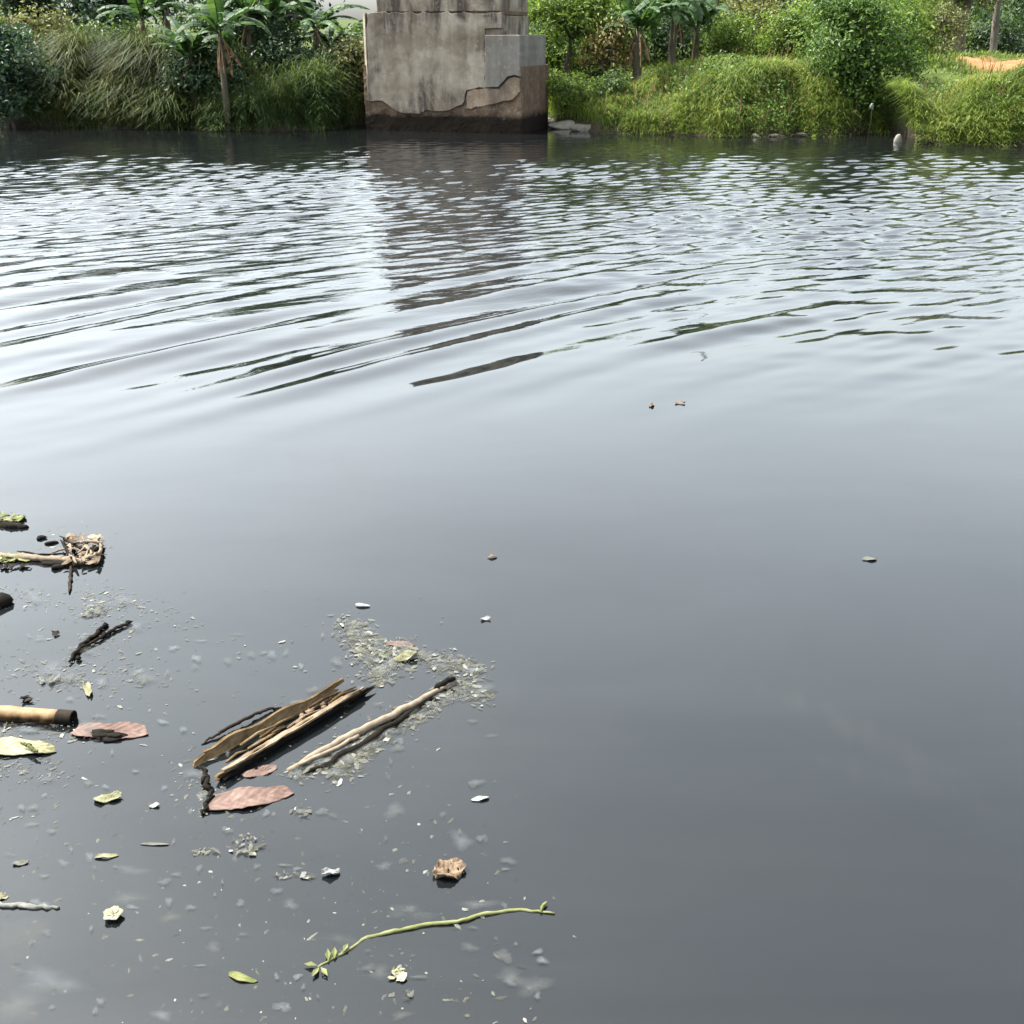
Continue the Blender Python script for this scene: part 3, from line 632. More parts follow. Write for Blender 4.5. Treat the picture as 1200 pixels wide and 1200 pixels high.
# far wood: one mass beyond the flat ground
g = np.random.default_rng(5); lob = []
for i in range(90):
    x = g.uniform(-55, 75); y_ = g.uniform(68, 115); hh = g.uniform(2.0, 4.2) * (1 if x > -22 else .75)
    if -.21 < x / y_ < -.12: hh *= .3
    lob.append(((x, y_, float(ground(x, y_)) + hh * .55), (g.uniform(1.6, 3.4), 1.6, hh * .62)))
p, nn, _ = crown_points(lob, 60000, 99, .33, 900)
o = leaves('far_wood', p, nn, .42, M['green'], None, 98); tag(o, 'far wood seen between the trees beyond the flat ground', 'wood', None, 'stuff')

# thin pole behind the mound
M['metal'] = tint_mat('weathered_pole', [(.1, (.06, .06, .055)), (.9, (.16, .15, .14))], 5)
mb = MB(); q = on(833, 33); mb.tube([(0, 0, -.3), (0, 0, 2.5), (.02, 0, 5.0)], [.045, .04, .035], 8)
o = mb.build('pole', M['metal']); o.location = q; tag(o, 'thin grey pole standing behind the grassy mound', 'pole')

# ------------------------------------------------------------------ stones and small things at the far shore
def stone(label, c, r, seed, mat='stone', sq=(1, .8, .6), name='stone', cat='stone', group='stones at the far shore'):
    mb = MB(); mb.blob((0, 0, 0), r, seed, 3, .38, sq, .5); o = mb.build(name, M[mat], None, False); o.location = c; tag(o, label, cat, group); return o
c = wp(1057, 157); stone('upright white stone at the corner of the small cove', c + Vector((0, .1, .10)), .15, 1, 'stone', (.95, .8, .95))
c = wp(1056, 167); stone('small white stone standing in the water at the cove', c + Vector((-.03, .1, .05)), .10, 2, 'stone', (.9, .8, 1.1))
c = wp(1058, 150); stone('small grey stone above the white cove stone', c + Vector((0, -.2, .22)), .1, 3, 'dstone')
for i, (px, py, r_, sq, mt, lab) in enumerate([(662, 149, .34, (1.3, .8, .33), 'stone', 'flat pale slab at the mud beside the pier foot'), (684, 151, .22, (1.3, .8, .5), 'dstone', 'grey slab stone next to the flat pale slab'), (645, 152, .2, (1, .8, .6), 'dstone', 'dark wet stone against the pier corner'),
        (876, 156, .07, (1.2, .8, .8), 'stone', 'pale stone under the mound grass'), (902, 158, .09, (1.9, .8, .5), 'dstone', 'long brown stone under the mound grass near the cove'), (935, 158, .08, (1.3, .8, .7), 'dstone', 'brown stone at the mound waterline near the bush')]):
    c = wp(px, py); c.y = float(shore(c.x)) + .02; stone(lab, (c.x, c.y, r_ * sq[2] * .35), r_, 10 + i, mt, sq)
M['white'] = tint_mat('white_scrap', [(.1, (.13, .13, .125)), (.9, (.23, .23, .222))], 20, .8)
mb = MB(); mb.tube([(0, 0, -.3), (.01, 0, .2), (0, 0, .42)], [.008, .007, .005], 5, .0)
t_ = empty('stick_marker', wp(1019, 151, .15)); tag(t_, 'thin stick with white scrap on its tip in front of large bush', 'stick')
mb.build('stick', M['bark'], t_); mb = MB(); mb.blob((0, 0, .44), .05, 5, 2, .5, (.9, .6, 1.1)); mb.build('white_scrap', M['white'], t_, False)

# ------------------------------------------------------------------ flotsam in the foreground
M['rind'] = tint_mat('rotten_rind', [(.05, (.010, .006, .003)), (.35, (.045, .028, .014)), (.65, (.105, .072, .038)), (1, (.17, .14, .10))], 22, .85, 60, .8, .006, None, .08)
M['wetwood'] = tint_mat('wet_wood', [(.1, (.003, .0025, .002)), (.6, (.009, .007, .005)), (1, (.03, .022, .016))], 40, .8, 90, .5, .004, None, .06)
M['paleWood'] = tint_mat('pale_driftwood', [(.1, (.03, .02, .013)), (.45, (.10, .075, .052)), (1, (.20, .165, .125))], 45, .85, 120, .6, .003, None, .08)
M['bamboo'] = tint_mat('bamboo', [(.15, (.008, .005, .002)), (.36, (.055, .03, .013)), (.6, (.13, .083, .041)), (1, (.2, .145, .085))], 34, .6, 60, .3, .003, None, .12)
M['pinkleaf'] = tint_mat('pinkish_dead_leaf', [(.1, (.04, .024, .019)), (.45, (.085, .055, .046)), (.7, (.115, .079, .066)), (1, (.15, .12, .10))], 26, .75, 60, .4, .003, None, .08)
M['yleaf'] = tint_mat('yellowed_leaf', [(.1, (.04, .036, .014)), (.4, (.115, .11, .062)), (.7, (.16, .158, .112)), (1, (.21, .21, .17))], 22, .75, 60, .3, .003, None, .08)
M['gleaf'] = tint_mat('floating_green_leaf', [(.1, (.022, .025, .008)), (.45, (.075, .082, .026)), (.75, (.125, .128, .06)), (1, (.18, .178, .12))], 22, .75, 60, .3, .003, None, .08)
M['brownleaf'] = tint_mat('crumpled_brown_leaf', [(.1, (.02, .012, .007)), (.45, (.115, .08, .053)), (1, (.2, .155, .115))], 35, .85, 80, .6, .004, None, .06)
M['foam'] = tint_mat('foam_scum', [(.1, (.022, .023, .019)), (.5, (.075, .074, .062)), (.8, (.11, .11, .098)), (1, (.19, .19, .178))], 40, .85, 120, .5, .003, None, .1)
m, n, b = new_mat('froth_flake'); M['froth'] = m
at_ = N(n, 'ShaderNodeAttribute', attribute_name='tint')
n.links.new(ramp(n, at_.outputs['Fac'], [(.1, (.03, .03, .02)), (.5, (.075, .074, .055)), (.8, (.10, .098, .082)), (1, (.14, .14, .128))]), b.inputs['Base Color'])
n.links.new(ramp(n, at_.outputs['Fac'], [(.2, .25), (.7, .55), (1, 1.0)]), b.inputs['Alpha']); b.inputs['Roughness'].default_value = .8; b.inputs['Specular IOR Level'].default_value = .15
def floating_leaf(name, label, px, py, L, W, ang, mat, seed=0, curl=.12, cat='leaf', lift=.004, group=None, crumple=0.0, stalk=False, holes=0, rnd=.55, wash=.0):
    """a floating leaf: pointed outline, raised midrib, cupped and uneven blade, real thickness"""
    g = np.random.default_rng(seed); mb = MB(); k, m_ = 26, 12; vs = []; tn = []
    ph = g.uniform(0, 6.28, 6)
    for i in range(k + 1):
        t = i / k; prof = (math.sin(math.pi * min(1, .04 + t * .93)) ** rnd) * (1 - .15 * t)
        for j in range(-m_ // 2, m_ // 2 + 1):
            s = j / (m_ / 2)
            ww = W * .5 * prof * (1 + .10 * math.sin(9 * t + ph[0] + (s > 0)))
            z = (curl + .035) * W * (abs(s) ** 1.5) * (.6 + .7 * math.sin(5 * t + ph[1] + (1.5 if s > 0 else 0))) + .02 * W * math.sin(14 * t + ph[2]) * abs(s) + crumple * W * (math.sin(8 * t + ph[3] + 3 * s) * math.sin(6 * s + ph[4] + 4 * t)) * .5 + crumple * W * .35
            z += wash * math.sin(7 * t + ph[2] + 2.2 * s) + wash * .8 * math.sin(13 * t - 4 * s + ph[0])
            ej = (g.uniform(-.09, .05) if abs(s) > .99 else 0)
            vs.append((L * (t - .5) + .04 * L * math.sin(2 * t + ph[5]) * s + g.uniform(-.004, .004) * L, s * ww * (1 + ej), z)); tn.append(float(np.clip(.5 + .22 * math.sin(6 * t + ph[1]) + .24 * math.sin(46 * (t - .22 * abs(s)) + ph[3]) + g.uniform(-.18, .18) - .3 * (j == 0) - .2 * (abs(s) > .9) + .15 * (j == 0), 0, 1)))
    fs = []; q = m_ + 1
    for i in range(k):
        for j in range(m_):
            if holes and g.random() < holes and 0 < i < k - 1: continue
            fs.append((i * q + j, (i + 1) * q + j, (i + 1) * q + j + 1, i * q + j + 1))
    mb.add(vs, fs, tn)
    if stalk: mb.tube([(L * .42, 0, .002), (L * .55, .01, .003), (L * .68, .03, .0)], [.003, .0025, .002], 5, .2)
    o = mb.build(name, M[mat]); o.location = wp(px, py, lift); o.rotation_euler.z = R(ang)
    sm = o.modifiers.new('thickness', 'SOLIDIFY'); sm.thickness = .0015
    return tag(o, label, cat, group)
def path(pxs, z=0.0): return [wp(a, b_, z if np.isscalar(z) else z[i]) for i, (a, b_) in enumerate(pxs)]
def fine(pts, n_, jit=0.0, seed=0):
    g = random.Random(seed); out = []
    for i in range(len(pts) - 1):
        for k in range(n_):
            out.append(pts[i].lerp(pts[i + 1], k / n_) + Vector((g.uniform(-jit, jit), g.uniform(-jit, jit), g.uniform(-jit, jit) * .4)))
    out.append(pts[-1]); return out

# --- the split hollow log
A, B = wp(247, 903), wp(412, 812); ax = (B - A); LL = ax.length; ax.normalize(); sd_ = Vector((-ax.y, ax.x, 0))
log = empty('split_log', (A + B) / 2); log.rotation_euler.z = math.atan2(ax.y, ax.x)
tag(log, 'hollow split log of rotten wood floating beside the long stick', 'log')
def shell(r0, r1, a0, a1, x0, x1, seed, na=16, nx_=34, taper=.0, endj=.03, lift=0.0):
    """trough wall: arc from a0 to a1 (degrees, 270 = bottom), inner radius r0, outer r1"""
    g = random.Random(seed); vs = []; fs = []; tn = []
    ej = [[g.uniform(-endj, endj) for _ in range(na + 1)] for _ in range(2)]
    for i in range(nx_ + 1):
        t = i / nx_
        for j in range(na + 1):
            s = j / na; a = R(a0 + (a1 - a0) * s)
            x = x0 + (x1 - x0) * t + ej[0][j] * max(0, 1 - t * 6) + ej[1][j] * max(0, 1 - (1 - t) * 6)
            wob = 1 + .02 * math.sin(9 * t + seed) + .015 * math.sin(23 * t + 5 * s + seed)
            for r_, k_ in ((r1, 1), (r0, 0)):
                rr_ = r_ * wob * (1 - taper * t) * (1 + g.uniform(-.025, .025))
                rim = .006 * math.sin(17 * t + seed) if j in (0, na) else 0
                vs.append((x, math.cos(a) * rr_, math.sin(a) * rr_ * .85 + lift + rim)); tn.append((.15 if k_ else .55) + .25 * g.random())
    w_ = (na + 1) * 2
    I2 = lambda i, j, k: i * w_ + j * 2 + k
    for i in range(nx_):
        for j in range(na):
            fs.append((I2(i, j, 0), I2(i, j + 1, 0), I2(i + 1, j + 1, 0), I2(i + 1, j, 0)))
            fs.append((I2(i, j, 1), I2(i + 1, j, 1), I2(i + 1, j + 1, 1), I2(i, j + 1, 1)))
        for j in (0, na):
            q = (I2(i, j, 0), I2(i + 1, j, 0), I2(i + 1, j, 1), I2(i, j, 1)); fs.append(q if j == 0 else q[::-1])
    for i in (0, nx_):
        for j in range(na):
            q = (I2(i, j, 0), I2(i, j, 1), I2(i, j + 1, 1), I2(i, j + 1, 0)); fs.append(q if i == 0 else q[::-1])
    mb = MB(); mb.add(vs, fs, tn); return mb
h = LL / 2
shell(.058, .068, 178, 366, -h, h * .93, 4, lift=.028, taper=.30).build('shell', M['rind'], log, False)
shell(.0690, .077, 181, 290, -h * .95, h * 1.16, 8, lift=.025, taper=.38).build('wet_shaded_bark', M['wetwood'], log, False)  # near outer wall: wet bark, with its shade also put into the dark colour
mb = MB(); gg = random.Random(2)
for i in range(15):
    x = gg.uniform(-h * .85, h * .8); y_ = gg.uniform(-.03, .03) * (1 - .3 * (x + h) / (2 * h)); L_ = gg.uniform(.05, .16)
    z_ = -.006 + gg.uniform(0, .014) + abs(y_) * .35
    mb.tube([(x, y_, z_), (x + L_ * .5, y_ + gg.uniform(-.006, .006), z_ + .006), (x + L_, y_ + gg.uniform(-.01, .01), z_)], [.0045, .005, .002], 5, gg.random())
mb.build('fibre', M['rind'], log)
mb = MB(); k_ = 24; vs = []; tn = []
for i in range(k_ + 1):
    t = i / k_; x = -h * .99 + (h * 2.06) * t; q = 1 - .32 * t; w_ = .013 * math.sin(math.pi * min(1, .12 + .86 * t)) ** .4; y_ = -.060 * q + gg.uniform(-.0015, .0015); z_ = .030 + gg.uniform(-.001, .001)
    for dy, dz in ((-w_, -.003), (-w_, .004), (w_, -.001), (w_, -.008)): vs.append((x, y_ + dy, z_ + dz)); tn.append(.6 + gg.uniform(-.25, .25))
fs = [(0, 3, 2, 1), (k_ * 4, k_ * 4 + 1, k_ * 4 + 2, k_ * 4 + 3)]
for i in range(k_):
    for j in range(4): fs.append((i * 4 + j, i * 4 + (j + 1) % 4, (i + 1) * 4 + (j + 1) % 4, (i + 1) * 4 + j))
mb.add(vs, fs, tn); mb.build('rim', M['paleWood'], log, False)
mb = MB()
for i in range(16):
    x = gg.uniform(h * .1, h * .85); y_ = gg.uniform(-.022, .022); mb.blob((x, y_, .006), gg.uniform(.006, .013), i, 1, .35, (1.2, 1, .7), gg.uniform(.1, .6))
mb.build('rot_crumb', M['brownleaf'], log)

# --- the long stick and its flat splinter
st = empty('long_stick', wp(440, 848)); tag(st, 'long pale broken stick lying in froth beside the split log', 'stick')
pts = fine(path([(338, 903), (400, 868), (440, 848), (490, 822), (534, 797)], [.004, .010, .012, .012, .010]), 5, .004, 3)
mb = MB(); mb.tube(pts, [.004 + .009 * math.sin(math.pi * min(1, .12 + .85 * i / (len(pts) - 1))) for i in range(len(pts))], 9, .85, rough=.12); place(mb.build('stick', M['paleWood']), st)
pts = fine(path([(352, 910), (388, 893), (430, 868), (478, 838), (520, 808)], [.0, .004, .004, .004, .004]), 5, .006, 5)
mb = MB(); mb.tube(pts, [.003 + .010 * math.sin(math.pi * i / (len(pts) - 1)) for i in range(len(pts))], 7, .35, rough=.2); place(mb.build('wet_splinter', M['wetwood']), st)
pts = fine(path([(350, 896), (395, 876), (420, 862)], .012), 5, .003, 6)
mb = MB(); mb.tube(pts, .006, 6, .9, rough=.2); place(mb.build('splinter', M['paleWood']), st)
mb = MB(); mb.tube(fine(path([(512, 806), (522, 799), (534, 795)], .02), 4, .003, 7), [.010] * 8 + [.005], 7, .2, rough=.25); place(mb.build('knot', M['wetwood']), st)

# --- bamboo pole, end open
A, B = wp(-190, 822, .012), wp(86, 842, .012)
bp = empty('bamboo_pole', (A + B) / 2); tag(bp, 'thick bamboo pole with dark open end floating beside the speckled yellow leaf', 'bamboo pole')
dv = (B - A).normalized(); Lb = (B - A).length; bp.rotation_euler.z = math.atan2(dv.y, dv.x)
def hollow(x0, x1, r, ri, seg=16, bulge=()):
    vs, fs = [], []; n_ = 26
    for i in range(n_ + 1):
        x = x0 + (x1 - x0) * i / n_; rr_ = r * (1 + sum(.09 * math.exp(-((x - q) / .008) ** 2) for q in bulge))
        for k in range(seg):
            a = 2 * math.pi * k / seg; vs.append((x, math.cos(a) * rr_, math.sin(a) * rr_))
    b0 = len(vs)
    for x in (x1, x1 - .06):
        for k in range(seg):
            a = 2 * math.pi * k / seg; vs.append((x, math.cos(a) * ri, math.sin(a) * ri))
    for i in range(n_):
        for k in range(seg): fs.append((i * seg + k, i * seg + (k + 1) % seg, (i + 1) * seg + (k + 1) % seg, (i + 1) * seg + k))
    for k in range(seg):
        k2 = (k + 1) % seg
        fs.append((n_ * seg + k, n_ * seg + k2, b0 + k2, b0 + k)); fs.append((b0 + k, b0 + k2, b0 + seg + k2, b0 + seg + k))
    fs.append(tuple(b0 + seg + k for k in range(seg)))
    mb = MB(); mb.add(vs, fs, [float(np.clip(.42 + 1.3 * (v_[2] / r - .45) + random.uniform(-.12, .12), 0, 1)) for v_ in vs]); return mb  # shading painted into the tint: bright top, dark lower half, with wet stain
hollow(-Lb / 2, Lb / 2 - .045, .025, .019, bulge=(.02, .18)).build('cane', M['bamboo'], bp)
hollow(Lb / 2 - .05, Lb / 2, .0262, .019).build('charred_end', M['wetwood'], bp)

def flakes(pts, smin, smax, seed, tilt=.3, long=2.2):
    """irregular curled flakes, six triangles each"""
    g = np.random.default_rng(seed); n_ = len(pts); k = 6
    s_ = smin + (smax - smin) * g.uniform(0, 1, n_) ** 2.2; a0 = g.uniform(0, 6.28, n_)
    el = g.uniform(1, long, n_); tx, ty = g.normal(0, tilt, n_), g.normal(0, tilt, n_)
    V = np.zeros((n_, k + 1, 3)); 
    for j in range(k):
        a = 2 * np.pi * j / k + g.uniform(-.4, .4, n_); r_ = s_ * g.uniform(.45, 1.15, n_)
        x, y = np.cos(a) * r_ * el, np.sin(a) * r_
        V[:, j + 1, 0] = x * np.cos(a0) - y * np.sin(a0); V[:, j + 1, 1] = x * np.sin(a0) + y * np.cos(a0)
        V[:, j + 1, 2] = V[:, j + 1, 0] * tx + V[:, j + 1, 1] * ty + g.uniform(-.12, .12, n_) * s_
    V[:, 0, 2] = s_ * .18; V[..., 2] = np.maximum(V[..., 2], -.001)
    V += pts[:, None, :]
    B = (np.arange(n_) * (k + 1))[:, None]
    T = np.concatenate([B + np.array([[0, 1 + j, 1 + (j + 1) % k]]) for j in range(k)], 0)
    return V.reshape(-1, 3), T, np.repeat(np.clip(g.normal(.5, .25, n_), 0, 1), k + 1)
# --- driftwood raft at the left edge
dr = empty('driftwood_branch', wp(50, 655)); tag(dr, 'pale forked driftwood branch with a tangle of twigs at its tip', 'driftwood')
def stickpart(name, pxs, z, rad, mat, tint=.6, seed=0, root=None, seg=9, jit=.004, rough=.26, n_=8):
    pts = fine(path(pxs, z), n_, jit, seed); k = len(pts)
    rr_ = [rad * (1 - .55 * abs(2 * i / (k - 1) - 1) ** 3) for i in range(k)]
    mb = MB(); mb.tube(pts, rr_, seg, tint, rough=rough); o = mb.build(name, M[mat])
    return place(o, root) if root else o
stickpart('branch', [(-60, 650), (0, 651), (40, 654), (80, 656), (113, 660)], .012, .014, 'paleWood', .8, 1, dr)
stickpart('wet_underside', [(48, 660), (80, 662), (112, 662)], .004, .014, 'wetwood', .5, 2, dr)
stickpart('twig', [(78, 640), (84, 652), (90, 660)], .03, .006, 'paleWood', .6, 3, dr)
stickpart('twig', [(88, 636), (105, 634), (120, 636)], .035, .007, 'paleWood', .8, 4, dr)
stickpart('twig', [(100, 655), (116, 648), (119, 636)], .03, .007, 'paleWood', .7, 5, dr)
stickpart('twig', [(92, 648), (100, 640), (108, 648), (102, 655), (93, 652)], .025, .006, 'paleWood', .8, 6, dr)
stickpart('twig', [(84, 662), (83, 676), (81, 694)], .006, .007, 'wetwood', .9, 7, dr)
stickpart('twig', [(72, 634), (80, 645), (84, 655)], .03, .008, 'wetwood', .4, 8, dr)
stickpart('twig', [(106, 642), (112, 644), (119, 640)], .03, .008, 'wetwood', .5, 9, dr)
for i, pl in enumerate([[(70, 628), (90, 640), (116, 652)], [(96, 628), (104, 644), (98, 660)], [(112, 630), (108, 646), (120, 657)], [(60, 648), (80, 642), (100, 646)], [(20, 646), (50, 650), (84, 648)]]):
    stickpart('twig', pl, [.012, .03, .015], .0045, ('wetwood', 'paleWood')[i % 2], .6, 60 + i, dr)
g = np.random.default_rng(77); pc = np.array([tuple(wp(g.uniform(78, 120), g.uniform(628, 660), g.uniform(.0, .03)) - Vector(dr.location)) for _ in range(90)])
v_, t_, n_ = flakes(pc, .004, .02, 78, .5, 3.0); mesh_obj('bark_shred', v_, t_, M['paleWood'], dr, n_, False)
for i, (px, py, r_) in enumerate([(78, 632, .014), (82, 644, .014), (60, 636, .02), (47, 630, .018), (110, 660, .018), (70, 664, .02)]):
    mb = MB(); mb.blob((0, 0, 0), r_ * .9, i, 2, .55, (1.5, .9, .5), .2); o = mb.build('bark_chip', M['wetwood']); o.location = wp(px, py, .006); 
    tag(o, ['wet black chip against the driftwood twigs', 'black chip below the driftwood twig fork', 'black bark chip in the row behind the driftwood branch', 'dark grey bark chip in the row behind the driftwood branch', 'wet black chip under the driftwood tip', 'dark lump under the pale driftwood branch'][i], 'bark chip', 'bark chips around the driftwood')
stickpart('wet_branch', [(-40, 612), (0, 614), (14, 617), (32, 618)], .004, .02, 'wetwood', .4, 10)
tag(bpy.data.objects['wet_branch'], 'dark wet branch piece below the yellow green clump at the edge', 'branch')
def clump(name, label, px, py, n_, rx, ry, mat, seed, sz=.02, cat='debris', group='clumps of rotten leaf litter'):
    g = np.random.default_rng(seed); a = g.uniform(0, 6.28, n_ * 2); r_ = np.sqrt(g.uniform(0, 1, n_ * 2))
    pts = np.stack([np.cos(a) * r_ * rx, np.sin(a) * r_ * ry, g.uniform(0, sz * .5, n_ * 2)], 1)
    v, t, tn = flakes(pts, sz * .35, sz * 1.1, seed, .28, 2.4)
    o = mesh_obj(name, v, t, M[mat], None, tn, False); o.location = wp(px, py, .003); return tag(o, label, cat, group)
clump('leaf_litter', 'yellow green clump of litter on the wet branch', 6, 607, 22, .09, .05, 'gleaf', 1, .022)
clump('leaf_litter', 'yellowish clump of litter caught on the pale driftwood', 10, 654, 34, .10, .045, 'gleaf', 2, .018)
clump('leaf_litter', 'dark wet litter under the yellowish driftwood clump', 12, 664, 16, .10, .02, 'wetwood', 3, .016)
mb = MB(); mb.blob((0, 0, 0), .05, 3, 2, .25, (1, .9, .6), .2); o = mb.build('wood_lump', M['wetwood']); o.location = wp(-2, 705, .01); tag(o, 'black rounded wood lump below the driftwood branch', 'wood')
# forked twig
ft = empty('forked_twig', wp(105, 752)); tag(ft, 'dark forked twig between driftwood branch and bamboo pole', 'twig')
stickpart('twig', [(80, 776), (95, 757), (110, 745), (124, 731)], .008, .008, 'wetwood', .5, 20, ft)
stickpart('side_twig', [(100, 757), (120, 746), (135, 737), (155, 728)], .008, .0065, 'wetwood', .6, 21, ft)
for i, (px, py) in enumerate([(92, 771), (97, 757), (108, 746), (122, 743), (123, 732), (151, 729)]):
    mb = MB(); mb.blob((0, 0, 0), .012, i, 1, .3, (1, 1, .7), .2); o = mb.build('bud', M['wetwood']); o.location = wp(px, py, .008) - Vector(ft.location); o.parent = ft
# thin twig over the log
o = stickpart('bent_twig', [(236, 872), (262, 856), (290, 841), (314, 831), (330, 829)], [.002, .012, .016, .01, .003], .0055, 'wetwood', .9, 30); tag(o, 'thin dark bent twig arching along the split log', 'twig')
o = stickpart('black_twig', [(237, 895), (241, 915), (246, 935), (238, 954)], .006, .008, 'wetwood', .3, 31, None, 6, .012); tag(o, 'crooked black twig at the broken end of split log', 'twig')
# leaves
PXM = lambda py: 2.0 / math.sin(R(PITCH) + math.atan((py - 600) / FPX)) / FPX   # metres per pixel across at that row
floating_leaf('leaf', 'large pinkish brown leaf floating under the split log end', 292, 935, .235, .105, 17, 'pinkleaf', 1, .02, lift=.0035, rnd=.4, wash=.0009)
floating_leaf('leaf', 'small pinkish leaf half hidden under the split log', 305, 904, .10, .05, 25, 'pinkleaf', 2, .02, lift=.002, wash=.0012)
floating_leaf('leaf', 'pinkish leaf with black wet blotches at bamboo pole end', 130, 856, .23, .10, -2, 'pinkleaf', 3, .02, lift=.003, rnd=.4, wash=.0012)
mb = MB(); mb.blob((-.03, .012, 0), .024, 3, 3, .5, (1.6, .55, .22), .3); mb.blob((.02, -.012, 0), .024, 4, 3, .55, (1.4, .7, .25), .3); mb.blob((-.005, .0, 0), .02, 5, 3, .5, (1.7, .6, .2), .3)
o = mb.build('bark_flake', M['wetwood']); o.location = wp(126, 860, .008); tag(o, 'black wet bark flake lying on the pinkish leaf', 'bark flake')
floating_leaf('leaf', 'speckled pale yellow leaf below the bamboo pole', 22, 876, .23, .095, -3, 'yleaf', 5, .02, lift=.003, rnd=.45, wash=.0011)
o = stickpart('leaf_stalk', [(24, 871), (34, 873), (44, 881)], .022, .005, 'gleaf', .1, 33); tag(o, 'green leaf stalk lying on the speckled yellow leaf', 'stalk')
floating_leaf('crumpled_leaf', 'crumpled light brown leaf floating above the green stem', 527, 1022, .085, .075, 30, 'brownleaf', 6, .12, crumple=.26, lift=.002, holes=.04, wash=.002)
floating_leaf('leaf', 'small green leaf floating below the stem tip', 284, 1146, .072, .022, -18, 'gleaf', 7, .1)
floating_leaf('leaf', 'small yellow brown leaf above the bluish film patches', 125, 1003, .058, .02, 8, 'yleaf', 8, .15)
floating_leaf('leaf', 'folded pale leaf above the bluish film, with bent tip', 126, 936, .075, .04, 10, 'yleaf', 9, .15, crumple=.15)
floating_leaf('leaf', 'narrow pale leaf slanting below the forked twig', 103, 808, .09, .028, -65, 'yleaf', 10, .25)
floating_leaf('leaf', 'cream leaf in the froth above the long stick', 475, 771, .085, .045, 20, 'yleaf', 11, .2, crumple=.2)
floating_leaf('leaf', 'faint pinkish film leaf in the froth', 470, 755, .10, .05, -10, 'pinkleaf', 12, .01, lift=.001, wash=.002)
fl = floating_leaf('white_shred', 'thin white shred floating beyond the froth', 425, 709, .055, .02, -8, 'white', 13, .1, cat='shred')
floating_leaf('white_shred', 'small white shred with dark crumb on open water', 569, 725, .035, .018, 10, 'white', 14, .3, cat='shred')
floating_leaf('leaf', 'tiny orange leaf alone on the open calm water', 577, 652, .04, .02, 5, 'brownleaf', 15, .2)
floating_leaf('leaf', 'tiny dark leaf at the edge of the ripples', 797, 472, .06, .03, 5, 'brownleaf', 16, .2)
floating_leaf('leaf', 'tiny reddish leaf beside the dark leaf at the ripples edge', 764, 475, .05, .03, 65, 'brownleaf', 17, .2)
floating_leaf('white_shred', 'faint white shred on the calm water far from the debris', 1019, 655, .06, .03, 5, 'foam', 18, .1, cat='shred')
floating_leaf('white_shred', 'curled white shred above the green stem beside crumpled leaf', 388, 1024, .045, .025, 15, 'white', 19, .4, cat='shred', crumple=.4)
floating_leaf('white_shred', 'bright white chip beside the folded pale leaf', 181, 944, .026, .018, 5, 'white', 20, .2, cat='shred')
floating_leaf('white_shred', 'thin white strip floating above the yellow brown leaf', 181, 989, .075, .010, -2, 'foam', 21, .1, cat='shred')
floating_leaf('white_shred', 'square white chip floating near the white stick', 24, 1011, .038, .022, 5, 'foam', 22, .1, cat='shred')
floating_leaf('white_shred', 'pair of white chips beside the dark water edge', 563, 936, .05, .016, 14, 'white', 23, .2, cat='shred')
# a fallen five-petalled flower
fw = empty('fallen_flower', wp(133, 1074, .004)); tag(fw, 'small cream star shaped flower floating below the bluish film', 'flower')
for i in range(5):
    mb = MB(); a = R(90 + 72 * i); L_ = .025; vs = []
    for t, w_ in ((0, .004), (.35, .011), (.7, .012), (1, .004)):
        for s in (-1, 0, 1):
            vs.append((math.cos(a) * L_ * t - math.sin(a) * s * w_, math.sin(a) * L_ * t + math.cos(a) * s * w_, .004 + .004 * t + .003 * abs(s)))
    mb.add(vs, [(r_ * 3 + c_, r_ * 3 + c_ + 1, r_ * 3 + c_ + 4, r_ * 3 + c_ + 3) for r_ in range(3) for c_ in range(2)], .8)
    o = mb.build('petal', M['yleaf'], fw); sm = o.modifiers.new('t', 'SOLIDIFY'); sm.thickness = .0015
clump('leaf_litter', 'small crumpled cream flower head below the green stem', 467, 1142, 12, .02, .02, 'yleaf', 8, .010)
clump('leaf_litter', 'tiny cream speck clump below the crumpled flower head', 478, 1163, 5, .012, .02, 'froth', 9, .006)
clump('leaf_litter', 'pale grey froth tuft above the tiny white chips', 290, 990, 34, .05, .045, 'froth', 10, .009)
clump('leaf_litter', 'small froth tuft beside the pale grey froth tuft', 240, 998, 12, .035, .02, 'froth', 11, .008)
clump('leaf_litter', 'froth shreds trailing from the pale froth tuft towards the stem', 345, 1026, 14, .055, .014, 'froth', 12, .008)
clump('leaf_litter', 'pale froth shreds right of the large pinkish leaf', 352, 950, 12, .03, .03, 'froth', 13, .008)
clump('leaf_litter', 'pale litter around the far end of forked twig', 110, 715, 16, .05, .05, 'froth', 14, .014)
clump('leaf_litter', 'white rounded litter bit with dark tail above bamboo', 55, 796, 9, .04, .02, 'froth', 15, .012)
clump('leaf_litter', 'black pellet floating just above the bamboo pole', 31, 819, 4, .012, .012, 'wetwood', 16, .016)
clump('leaf_litter', 'small black crumb left of the forked twig', 65, 742, 4, .014, .012, 'wetwood', 17, .013)
